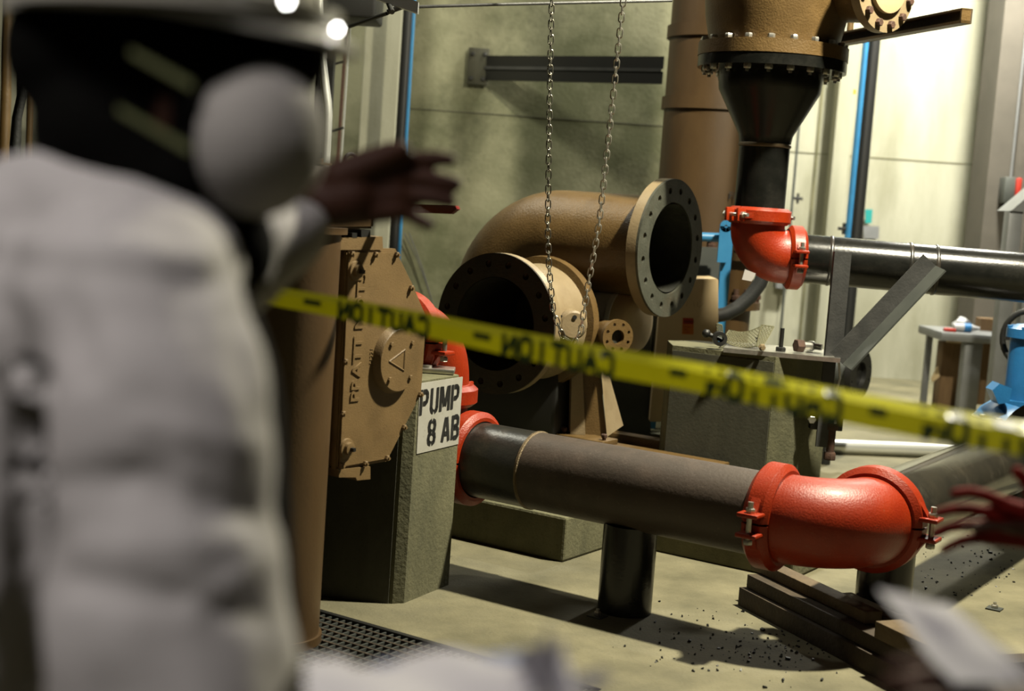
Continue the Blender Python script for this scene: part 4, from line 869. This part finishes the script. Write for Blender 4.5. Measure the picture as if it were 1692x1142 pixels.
board('upper timber with pale top edge near the elbow coupling', tt, tt+dbd*.75, .075, .045, .134, M['wood_light'])
board('short pale block wedged beside the upper timber', tt+sbd*.11+dbd*.42, tt+sbd*.11+dbd*.85, .08, .05, .10, M['wood_light'])
board('dark board behind the pale block, right of the stack', tt+sbd*.24+dbd*.5, tt+sbd*.20+dbd*1.3, .07, .05, .06, M['wood'])
board('long front timber with pale top running toward the lower right', S+dbd*.85+sbd*.0, S+dbd*2.4+sbd*.0, .11, .06, .134, M['wood_light'])
board('cross board bearing under the right hand side of the stack', S+dbd*.9+sbd*.10, S+dbd*.95+sbd*.62, .09, .055, 0, M['wood'])
mb = MB()
for i in range(330):
    if i < 230: px_, py = random.gauss(1270, 95), random.gauss(1065, 28)
    else: px_, py = random.uniform(1520, 1680), random.uniform(885, 985)
    if py > 1160: continue
    p = hz(px_, py, 0); s_ = random.uniform(.0015, .0055)*(1.6 if random.random() < .12 else 1)
    ax_ = Quaternion((random.random(), random.random(), random.random()), random.random()*6).to_matrix()
    mb.box(p+Z*s_*.5, (s_*2, s_*1.3, s_), (ax_.col[0], ax_.col[1], ax_.col[2]))
single('debris_crumbs', 'scattered black crumbs of rubble on the concrete floor', 'debris', mb, M['black'], kind='stuff')

# ================================================================ CAUTION TAPE
TP = [(395, 478, 2.925), (450, 489, 2.808), (560, 508, 2.691), (700, 536, 2.535), (850, 568, 2.379), (1000, 597, 2.262), (1150, 622, 2.145), (1300, 651, 2.028), (1450, 681, 1.95), (1560, 702, 1.888), (1692, 724, 1.833), (1900, 765, 1.755)]
HW = [(395, 14), (450, 16), (700, 20), (850, 22), (1000, 24), (1150, 26), (1300, 28), (1450, 30), (1692, 30), (1900, 30)]
def interp(t, L_, k):
    for a, b in zip(L_, L_[1:]):
        if a[0] <= t <= b[0]: f = (t-a[0])/(b[0]-a[0]); return a[k]+(b[k]-a[k])*f
    return L_[-1][k]
def tapeframe(x):
    y = interp(x, TP, 1); Yd = interp(x, TP, 2); h = interp(x, HW, 1); c = at(x, y, Yd); sc = Yd/FPX
    fold = min(1, max(0, (x-900)/300))
    return c, h*sc, fold
def tape_pt(x, v, o_=0):
    """v from -1 (bottom) to 1 (top); the upper third folds back to the right"""
    c, h, fold = tapeframe(x); k = .30
    if v <= k: return c + Z*h*v - Y_*o_
    e = (v-k); return c + Z*h*(k + e*(1-.35*fold)) + Y_*(h*e*1.9*fold) - Y_*o_ + Z*o_*fold
ct = thing('caution_tape', 'yellow caution tape stretched across the view with mirrored dark lettering', 'tape', tape_pt(1000, -1))
xs = [395+i*(1900-395)/90 for i in range(91)]
mb = MB()
for a, b in zip(xs, xs[1:]): 
    for v0, v1 in ((-1, -.35), (-.35, .3)): mb.poly([tape_pt(a, v0), tape_pt(b, v0), tape_pt(b, v1), tape_pt(a, v1)])
mb.merge(); part('lower_band', mb, M['yellow'], ct)
mb = MB()
for a, b in zip(xs, xs[1:]): mb.poly([tape_pt(a, .3), tape_pt(b, .3), tape_pt(b, 1), tape_pt(a, 1)])
mb.merge(); part('folded_band', mb, M['yellow_gloss'], ct, 'shinier upper edge folded back')
LET = {'C': [[(.9, .8), (.7, 1), (.3, 1), (.1, .8), (.1, .2), (.3, 0), (.7, 0), (.9, .2)]], 'A': [[(.05, 0), (.5, 1), (.95, 0)], [(.25, .35), (.75, .35)]], 'U': [[(.1, 1), (.1, .2), (.3, 0), (.7, 0), (.9, .2), (.9, 1)]],
       'T': [[(0, 1), (1, 1)], [(.5, 1), (.5, 0)]], 'I': [[(.5, 0), (.5, 1)]], 'O': [[(.3, 0), (.7, 0), (.9, .2), (.9, .8), (.7, 1), (.3, 1), (.1, .8), (.1, .2), (.3, 0)]], 'N': [[(.1, 0), (.1, 1), (.9, 0), (.9, 1)]]}
for xR, xL in ((708, 556), (1014, 826), (1390, 1163), (1800, 1520)):      # C stands at the right end: the film is seen from behind
    n = 7; wch = (xR-xL)/n; mb = MB()
    for i, chh in enumerate('CAUTION'):
        x0 = xR - i*wch
        for st_ in LET[chh]:
            F = lambda p: tape_pt(x0 - p.x*wch*.84, -.95 + p.y*1.5, .002)
            for p_, q_ in zip(st_, st_[1:]): stroke(mb, [p_, ((p_[0]+q_[0])/2, (p_[1]+q_[1])/2), q_], .33, F)
    o = part('printed_word', mb, M['tapeink'], ct, 'dark green mirrored word CAUTION', smooth=False)
for xm in (438, 516, 796, 1120, 1450):
    mb = MB(); mb.poly([tape_pt(xm-14, -.2, .002), tape_pt(xm+14, -.2, .002), tape_pt(xm+14, .28, .002), tape_pt(xm-14, .28, .002)])
    part('printed_mark', mb, M['tapeink'], ct, smooth=False)

# ================================================================ PEOPLE
def blob(mb_, voxel, name, m, parent, label=None, smooth=3, disp=None, cut=None):
    bmesh.ops.recalc_face_normals(mb_.b, faces=mb_.b.faces)
    me = bpy.data.meshes.new(name); bmesh.ops.translate(mb_.b, verts=mb_.b.verts, vec=-wl(parent)); mb_.b.to_mesh(me); mb_.b.free()
    ob = bpy.data.objects.new(name, me); C.objects.link(ob)
    md = ob.modifiers.new('r', 'REMESH'); md.mode = 'VOXEL'; md.voxel_size = voxel
    if smooth: s = ob.modifiers.new('s', 'SMOOTH'); s.iterations = smooth; s.factor = .5
    dg = bpy.context.evaluated_depsgraph_get(); m2 = bpy.data.meshes.new_from_object(ob.evaluated_get(dg)); bpy.data.objects.remove(ob)
    m2.name = name; m2.materials.clear(); m2.materials.append(m)
    if disp:
        for v in m2.vertices: v.co += v.normal*disp(v.co)
    m2.shade_smooth()
    o = bpy.data.objects.new(name, m2); C.objects.link(o); o.parent = parent
    if label: o['label'] = label
    return o
def hand(m_, wrist, dirv, palm_n, side, spread=None, curl=.1, s=1.):
    """wrist, finger direction, palm normal, direction from little finger to index finger"""
    w = Vector(wrist); d = Vector(dirv).normalized(); n = Vector(palm_n).normalized(); t = Vector(side).normalized()
    m_.cap(w-d*.02, w+d*.015, .029*s, .029*s)
    for k in (-.030, -.010, .010, .030): m_.cap(w+t*k*.6*s, w+d*.085*s+t*k*s*1.05, .016*s, .0125*s)
    fl = [(.034, .070, 0), (.012, .080, 0), (-.011, .074, 0), (-.033, .058, 0)]; spread = spread or (.10, .02, -.06, -.18)
    for (k, L_, _), sp in zip(fl, spread):
        p = w+d*.088*s+t*k*s*1.1; dd_ = (d+t*sp+n*curl*.3).normalized(); r = .0095*s if L_ > .06 else .0082*s
        for j, f in enumerate((.45, .30, .25)):
            q = p+dd_*L_*s*f; m_.cap(p, q, r, r*.93, 10); p = q; r *= .93; dd_ = (dd_+n*curl).normalized()
    p = w+d*.02*s+t*.028*s; q = p+(d*.6+t*.75+n*.25).normalized()*.042*s; m_.cap(p, q, .0165*s, .0125*s, 10); e = q+(d*.55+t*.8).normalized()*.034*s; m_.cap(q, e, .0125*s, .0105*s, 10); m_.cap(e, e+(d*.7+t*.6).normalized()*.026*s, .0105*s, .009*s, 10)
def fold(freq, amp):
    def f(co):
        return amp*(noise.noise(Vector((co.x*freq, co.y*freq, co.z*freq*1.6))) + .5*noise.noise(Vector((co.x*freq*2.3, co.y*freq*2.3, co.z*freq*3.4+5))))
    return f
FOLDS = [(45, 640, 40, 1120, 26, -.030), (60, 800, 260, 790, 26, -.010), (200, 800, 420, 850, 24, -.010), (120, 960, 420, 1010, 22, -.012), (330, 1000, 430, 930, 20, .010), (20, 520, 60, 640, 26, -.014), (110, 500, 150, 620, 24, -.010),
         (0, 430, 345, 470, 18, -.004), (0, 400, 330, 430, 26, .012), (380, 520, 420, 700, 18, -.006), (240, 700, 400, 740, 20, .008), (150, 900, 400, 900, 28, .008)]
# ---- person A, facing right, seen from the right and slightly behind
PA = Vector((-.46, 1.33, 0))
pA = thing('person', 'person in white jacket, hard hat and respirator with one hand raised, at left', 'person', PA)
hc_ = at(285, 170, 1.33)                                                   # head centre
lw = at(505, 345, 1.79); rw = Vector((-.17, 1.02, 1.05))
mb = MB()
mb.ell(hc_+Z*.015, (.100, .078, .115)); mb.ell(hc_+Vector((.045, -.0, -.055)), (.055, .055, .055))            # skull, jaw
mb.cap(hc_+Vector((.098, 0, .0)), hc_+Vector((.115, 0, -.03)), .010, .014)                                    # nose
mb.ell(hc_+Vector((.02, -.080, -.01)), (.018, .012, .032)); mb.ell(hc_+Vector((.02, .080, -.01)), (.018, .012, .032))
mb.cap(hc_+Vector((-.02, 0, -.06)), Vector((PA.x+.01, PA.y, 1.40)), .060, .065)
mb.ell(Vector((PA.x, PA.y, 1.22)), (.11, .17, .24)); mb.ell(Vector((PA.x, PA.y, .98)), (.115, .165, .14))
rs = at(170, 450, 1.17); ls = Vector((PA.x+.0, PA.y+.17, 1.39)); re = at(290, 1240, 1.07); le = at(375, 455, 1.62)
mb.cap(Vector((PA.x, PA.y, 1.38)), rs, .07, .055); mb.cap(Vector((PA.x, PA.y, 1.38)), ls, .07, .055)
mb.cap(rs, re, .052, .042); mb.cap(re, rw, .042, .028); mb.cap(ls, le, .050, .042); mb.cap(le, lw, .040, .028)
for s_ in (-1, 1):
    hp_ = Vector((PA.x, PA.y+s_*.09, .92)); kn = Vector((PA.x+.02, PA.y+s_*.11, .50)); an = Vector((PA.x-.02, PA.y+s_*.12, .09))
    mb.cap(hp_, kn, .085, .058); mb.cap(kn, an, .058, .038); mb.cap(an+Vector((-.03, 0, -.04)), an+Vector((.17, 0, -.055)), .042, .034)
hd_dir = Vector((1, .0, .035)).normalized()
HY = 1.8; hp = lambda x, y, d=0: at(x, y, HY+d)
def chain_(pts, r0_, r1_):
    n = len(pts)-1
    r0_ *= 1.12; r1_ *= 1.22
    for i in range(n): mb.cap(pts[i], pts[i+1], r0_+(r1_-r0_)*i/n, r0_+(r1_-r0_)*(i+1)/n, 12)
mb.cap(lw, hp(545, 335), .030, .033); mb.cap(hp(545, 335), hp(580, 325), .034, .036)
for ya, yb in ((305, 275), (320, 296), (335, 320), (350, 345)): mb.cap(hp(560, ya), hp(658, yb), .022, .0155)
chain_([hp(655, 268), hp(695, 262), hp(722, 262), hp(743, 264)], .0100, .0078)
chain_([hp(655, 292), hp(700, 294), hp(732, 299), hp(753, 304)], .0102, .0080)
chain_([hp(655, 318), hp(698, 325), hp(726, 329), hp(744, 334)], .0096, .0076)
chain_([hp(650, 345), hp(680, 357), hp(698, 366), hp(710, 372)], .0088, .0070)
chain_([hp(560, 292, -.01), hp(605, 272, -.015), hp(645, 254, -.02), hp(664, 248, -.02)], .021, .0100)
hand(mb, rw, Vector((1, .05, .05)), Vector((0, 0, 1)), Vector((0, 1, 0)), curl=.22)
blob(mb, .0046, 'body', M['skin'], pA, smooth=2)
# eyes
mb = MB()
for s_ in (-1, 1): mb.ell(hc_+Vector((.088, s_*.032, .012)), (.012, .012, .012), seg=12)
part('eyes', mb, M['pink'], pA)
mb = MB(); mb.ell(hc_+Vector((-.02, 0, .02)), (.108, .094, .115)); mb.ell(hc_+Vector((-.055, 0, -.06)), (.07, .082, .07)); mb.ell(hc_+Vector((-.03, -.03, -.10)), (.085, .07, .05)); mb.ell(hc_+Vector((.045, -.0, .035)), (.080, .085, .085)); mb.ell(hc_+Vector((.025, -.01, -.075)), (.075, .08, .075)); mb.cap(hc_+Vector((-.05, -.03, -.03)), hc_+Vector((.06, -.03, -.13)), .07, .05); mb.ell(hc_+Vector((.065, -.05, -.02)), (.062, .06, .09)); mb.cap(hc_+Vector((.10, -.01, .05)), hc_+Vector((-.08, -.02, .04)), .045, .07)
blob(mb, .009, 'hair', M['hair'], pA, 'black hair, widened over the face as brim shadow', smooth=3)  # black mass enlarged over the face to stand for the brim's shadow
# jacket
mb = MB()
mb.ell(Vector((PA.x-.03, PA.y, 1.20)), (.165, .225, .27)); mb.ell(Vector((PA.x-.02, PA.y, .95)), (.165, .215, .20)); mb.cap(Vector((PA.x-.02, PA.y-.02, .86)), Vector((PA.x-.02, PA.y+.02, .86)), .17, .17)
mb.cap(Vector((PA.x-.02, PA.y, 1.35)), rs+Vector((.02, 0, -.02)), .088, .085); mb.cap(Vector((PA.x-.02, PA.y, 1.35)), ls, .085, .075)
c0 = at(95, 338, 1.28); c1 = at(295, 440, 1.22); mb.cap(c0+Z*.0, c1-Z*.0, .055, .058); mb.cap(at(60, 395, 1.3), at(255, 455, 1.28), .082, .072)
arm = [at(215, 495, 1.14), at(255, 650, 1.10), at(262, 850, 1.08), at(275, 1050, 1.07), at(300, 1260, 1.06)]; ar = [.092, .092, .090, .098, .10]
for a, b, r_, q_ in zip(arm, arm[1:], ar, ar[1:]): mb.cap(a, b, r_, q_)
mb.cap(arm[-1], rw-Vector((.04, 0, 0)), .085, .05)
mb.cap(ls, le, .075, .060); mb.cap(le, at(487, 380, 1.74), .060, .045)
def jf(co):
    w_ = co + PA; v = 0
    # long cloth folds: (px, py) end points on the near side, width px, depth
    q = w_ - O; kx = q.dot(fw); X_, Y2 = 846+FPX*q.dot(RR)/kx, 571-FPX*q.dot(UU)/kx
    for x0, y0, x1, y1, wd_, dp in FOLDS:
        dx, dy = x1-x0, y1-y0; L2 = dx*dx+dy*dy; t = max(0, min(1, ((X_-x0)*dx+(Y2-y0)*dy)/L2)); ds = math.hypot(X_-x0-dx*t, Y2-y0-dy*t)
        v += .5*dp*math.exp(-(ds/wd_)**2)*(1 if w_.y < 1.32 else .3)
    v += .006*noise.noise(Vector((co.x*9, co.y*7, co.z*12))) + .005*noise.noise(Vector((co.x*16+3, co.y*14, co.z*20)))
    return v
blob(mb, .009, 'jacket', M['jacket'], pA, 'loose white jacket', smooth=4, disp=jf)
mb = MB(); hl = at(322, 385, 1.22); 
# black front piece visible between jacket and raised sleeve
mb.ell(Vector((PA.x+.08, PA.y+.05, 1.22)), (.10, .16, .26)); mb.cap(at(315, 420, 1.32), at(395, 640, 1.30), .045, .04); mb.cap(at(395, 640, 1.3), at(420, 1120, 1.28), .04, .045)
blob(mb, .012, 'dark_front', M['dark_cloth'], pA, 'black front', smooth=3)
mb = MB()
for s_ in (-1, 1):
    hp_ = Vector((PA.x, PA.y+s_*.09, .90)); kn = Vector((PA.x+.02, PA.y+s_*.11, .50)); an = Vector((PA.x-.02, PA.y+s_*.12, .10)); mb.cap(hp_, kn, .105, .08); mb.cap(kn, an, .08, .066)
blob(mb, .02, 'trousers', M['dark_cloth'], pA, smooth=2)
mb = MB()
for s_ in (-1, 1): an = Vector((PA.x-.02, PA.y+s_*.12, .05)); mb.cap(an+Vector((-.04, 0, 0)), an+Vector((.19, 0, -.005)), .05, .044); mb.cap(an, an+Z*.1, .055, .06)
blob(mb, .013, 'boots', M['dark_cloth'], pA, smooth=2)
# hard hat
hb_ = at(290, 28, 1.33)
hat_ = part('hard_hat', (lambda m_: m_.lathe(hb_, Vector((-.02, 0.0, 1)), [(-.004, .150), (.010, .152), (.014, .132), (.04, .128), (.09, .108), (.125, .065), (.138, .01)], 48))(MB()), M['hat'], pA, 'white hard hat')
mb = MB(); n_ = 32; outer = []; inner = []
for i in range(n_):
    a = 2*PI*i/n_; rx = .155 + (.018*max(0, math.cos(a))**2); outer.append(hb_+Vector((math.cos(a)*rx, math.sin(a)*.140, -.010-.014*max(0, math.cos(a))))); inner.append(hb_+Vector((math.cos(a)*.12, math.sin(a)*.11, .004)))
mb.loft([outer, inner], False); mb.loft([[p+Z*.005 for p in outer], [p+Z*.006 for p in inner]], False); mb.loft([outer, [p+Z*.005 for p in outer]], False)
part('brim', mb, M['hat'], hat_)
mb = MB(); mb.ell(at(85, 100, 1.42), (.014, .01, .03), seg=12); part('ratchet_strap', mb, M['strap'], hat_, 'yellowish nape strap')
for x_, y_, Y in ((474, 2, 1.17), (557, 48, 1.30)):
    m_ = MB(); m_.ell(at(x_, y_, Y), (.0016, .0016, .0016), seg=12); part('brim_glint', m_, M['glow'], hat_, 'tiny glowing bead for a brim glint')  # glowing beads added in place of glints on the brim
# respirator
mc = at(456, 236, 1.25); mn = Vector((.80, -.60, -.05)).normalized(); mz = (Z - mn*mn.z).normalized(); mx_ = mz.cross(mn).normalized()
mb = MB(); rings = []
for k in range(9):
    t = k/8; rr = math.sqrt(max(0, 1-t*t)) if k < 8 else .04; rings.append([mc - mn*.02 + mn*(.055*t) + mx_*(.062*rr*math.cos(2*PI*i/36)) + mz*(.067*rr*math.sin(2*PI*i/36)) for i in range(36)])
rings.insert(0, [mc-mn*.03+mx_*(.064*math.cos(2*PI*i/36))+mz*(.069*math.sin(2*PI*i/36)) for i in range(36)])
mb.loft(rings); rsp = part('respirator', mb, M['mask'], pA, 'white cup respirator mask')
def strap(p_, q_):
    a, b = at(p_[0], p_[1], 1.205), at(q_[0], q_[1], 1.20); m_ = MB(); m_.prism([a+Z*.0038, b+Z*.003, b-Z*.003, a-Z*.0038], (0, .002, 0)); part('strap', m_, M['strap'], rsp, 'yellow green elastic strap')
strap((318, 142), (215, 85)); strap((315, 248), (195, 180))

# ---- papers held by person A (bottom centre)
def sheet(m_, c00, c10, c11, c01, n=14, amp=.008, seed=0, th=.0012):
    c00, c10, c11, c01 = map(Vector, (c00, c10, c11, c01)); g_ = []
    for i in range(n+1):
        row = []
        for j in range(n+1):
            s, t = i/n, j/n; p = c00.lerp(c10, s).lerp(c01.lerp(c11, s), t); p += Z*amp*noise.noise(Vector((s*2.2+seed, t*2.2, seed))); row.append(p)
        g_.append(row)
    for off in (0, -th):
        vv = [[m_.b.verts.new(p+Z*off) for p in r] for r in g_]
        for i in range(n):
            for j in range(n): m_.face([vv[i][j], vv[i+1][j], vv[i+1][j+1], vv[i][j+1]])
    return m_
mb = MB(); sheet(mb, at(500, 1084, 1.10), at(860, 1092, 1.10), at(900, 1250, .86), at(510, 1250, .86), amp=.02, seed=2); sheet(mb, at(520, 1090, 1.09), at(700, 1135, 1.08), at(720, 1260, .85), at(520, 1260, .85), amp=.01, seed=6)
single('paper_sheets', 'blurred white papers sagging across the bottom centre', 'papers', mb, M['paper'])
mb = MB(); sheet(mb, at(540, 1106, 1.06), at(650, 1138, 1.05), at(650, 1215, .95), at(545, 1190, .95), amp=.004, seed=9); single('paper_sheet', 'dark grey printed page on the papers at bottom centre left', 'paper', mb, M['paper_grey'])
mb = MB(); sheet(mb, at(610, 1098, 1.08), at(870, 1074, 1.11), at(890, 1100, 1.07), at(640, 1122, 1.05), amp=.006, seed=12); single('blue_paper', 'pale blue edged sheet on the papers at bottom centre', 'paper', mb, M['blue_ink'])
mb = MB(); sheet(mb, at(858, 1085, 1.06), at(905, 1045, 1.04), at(940, 1230, .95), at(855, 1240, .95), amp=.015, seed=21); single('paper_corner', 'dog-eared upright grey page corner right of the papers', 'paper', mb, M['paper_grey'])
mb = MB(); sheet(mb, at(900, 1070, 1.04), at(925, 1058, 1.04), at(990, 1230, .95), at(915, 1240, .95), amp=.012, seed=24); single('paper_corner', 'second dark folded page corner beside the dog-eared one', 'paper', mb, M['paper'])
mb = MB(); sheet(mb, at(940, 1120, 1.04), at(1000, 1104, 1.03), at(1010, 1125, 1.02), at(950, 1150, 1.0), amp=.004, seed=29); single('paper_corner', 'thin grey page tip farthest right of the bottom papers', 'paper', mb, M['paper_grey'])

# ---- person B, outside the frame at right: only the hands reach in
PB = Vector((1.16, 1.62, 0))
pB = thing('person', 'person off the right edge in dark clothes, only hands reaching into view', 'person', PB)
hB = PB + Z*1.60; mb = MB()
mb.ell(hB+Z*.015, (.100, .078, .115)); mb.ell(hB+Vector((-.045, 0, -.055)), (.055, .055, .055)); mb.cap(hB+Vector((-.098, 0, 0)), hB+Vector((-.115, 0, -.03)), .010, .014)
mb.ell(hB+Vector((-.02, .08, -.01)), (.018, .012, .032)); mb.ell(hB+Vector((-.02, -.08, -.01)), (.018, .012, .032))
mb.cap(hB+Vector((.02, 0, -.06)), PB+Z*1.40, .06, .065); mb.ell(PB+Z*1.22, (.11, .17, .24)); mb.ell(PB+Z*.98, (.115, .165, .14))
sR = PB+Vector((0, .18, 1.38)); sL = PB+Vector((0, -.18, 1.38)); wR = at(1745, 880, 2.2); wL = at(1780, 1185, 1.22); eR = Vector((1.18, 2.02, 1.13)); eL = Vector((.93, 1.33, 1.10))
mb.cap(PB+Z*1.38, sR, .07, .055); mb.cap(PB+Z*1.38, sL, .07, .055); mb.cap(sR, eR, .052, .042); mb.cap(eR, wR, .042, .03); mb.cap(sL, eL, .052, .042); mb.cap(eL, wL, .042, .028)
for s_ in (-1, 1):
    hp_ = PB+Vector((0, s_*.09, .92)); kn = PB+Vector((-.02, s_*.11, .5)); an = PB+Vector((.02, s_*.12, .09)); mb.cap(hp_, kn, .085, .058); mb.cap(kn, an, .058, .038); mb.cap(an+Vector((.03, 0, -.04)), an+Vector((-.17, 0, -.055)), .042, .034)
hand(mb, wL, Vector((-1, .1, .12)), Vector((0, .5, -1)), Vector((0, 1, .3)), curl=.25)
hand(mb, wR, Vector((-1, 0, .05)), Vector((0, 0, -1)), Vector((0, -1, .2)), curl=.2, s=.9)
blob(mb, .0075, 'body', M['skin'], pB, smooth=2)
mb = MB(); hand(mb, wR, Vector((-1, .15, .10)), Vector((-.1, 0, -1)), Vector((.1, -.55, .8)), spread=(.35, .1, -.15, -.5), curl=.24, s=1.12); blob(mb, .0048, 'glove', M['glove'], pB, 'dark red work glove', smooth=2)
mb = MB(); mb.ell(PB+Z*1.20, (.15, .22, .27)); mb.ell(PB+Z*.95, (.15, .2, .18)); mb.cap(PB+Z*1.38, sR, .085, .07); mb.cap(PB+Z*1.38, sL, .085, .07)
for a, b, r_, q_ in ((sR, eR, .07, .06), (eR, wR+Vector((.06, -.02, 0)), .058, .044), (sL, eL, .07, .06), (eL, wL+Vector((.06, .02, 0)), .058, .042)): mb.cap(a, b, r_, q_)
blob(mb, .015, 'jacket', M['dark_cloth'], pB, 'dark jacket', smooth=3)
mb = MB()
for s_ in (-1, 1): hp_ = PB+Vector((0, s_*.09, .90)); kn = PB+Vector((-.02, s_*.11, .50)); an = PB+Vector((.02, s_*.12, .10)); mb.cap(hp_, kn, .105, .08); mb.cap(kn, an, .08, .066)
blob(mb, .02, 'trousers', M['dark_cloth'], pB, smooth=2)
mb = MB()
for s_ in (-1, 1): an = PB+Vector((.02, s_*.12, .05)); mb.cap(an+Vector((.04, 0, 0)), an+Vector((-.19, 0, -.005)), .05, .044); mb.cap(an, an+Z*.1, .055, .06)
blob(mb, .013, 'boots', M['dark_cloth'], pB, smooth=2)
mb = MB(); mb.ell(hB+Vector((.02, 0, .03)), (.108, .092, .115)); blob(mb, .012, 'hair', M['hair'], pB, smooth=2)
mb = MB(); sheet(mb, at(1450, 972, 1.30), at(1570, 1000, 1.28), at(1700, 1120, 1.16), at(1578, 1132, 1.16), amp=.008, seed=41); single('paper_sheet', 'blurred pale grey folded paper held at the lower right', 'paper', mb, M['paper'])
mb = MB(); sheet(mb, at(1545, 1000, 1.30), at(1610, 1030, 1.29), at(1720, 1120, 1.2), at(1660, 1130, 1.2), amp=.006, seed=44); single('paper_sheet', 'darker sheet behind the pale folded paper at lower right', 'paper', mb, M['paper_grey'])
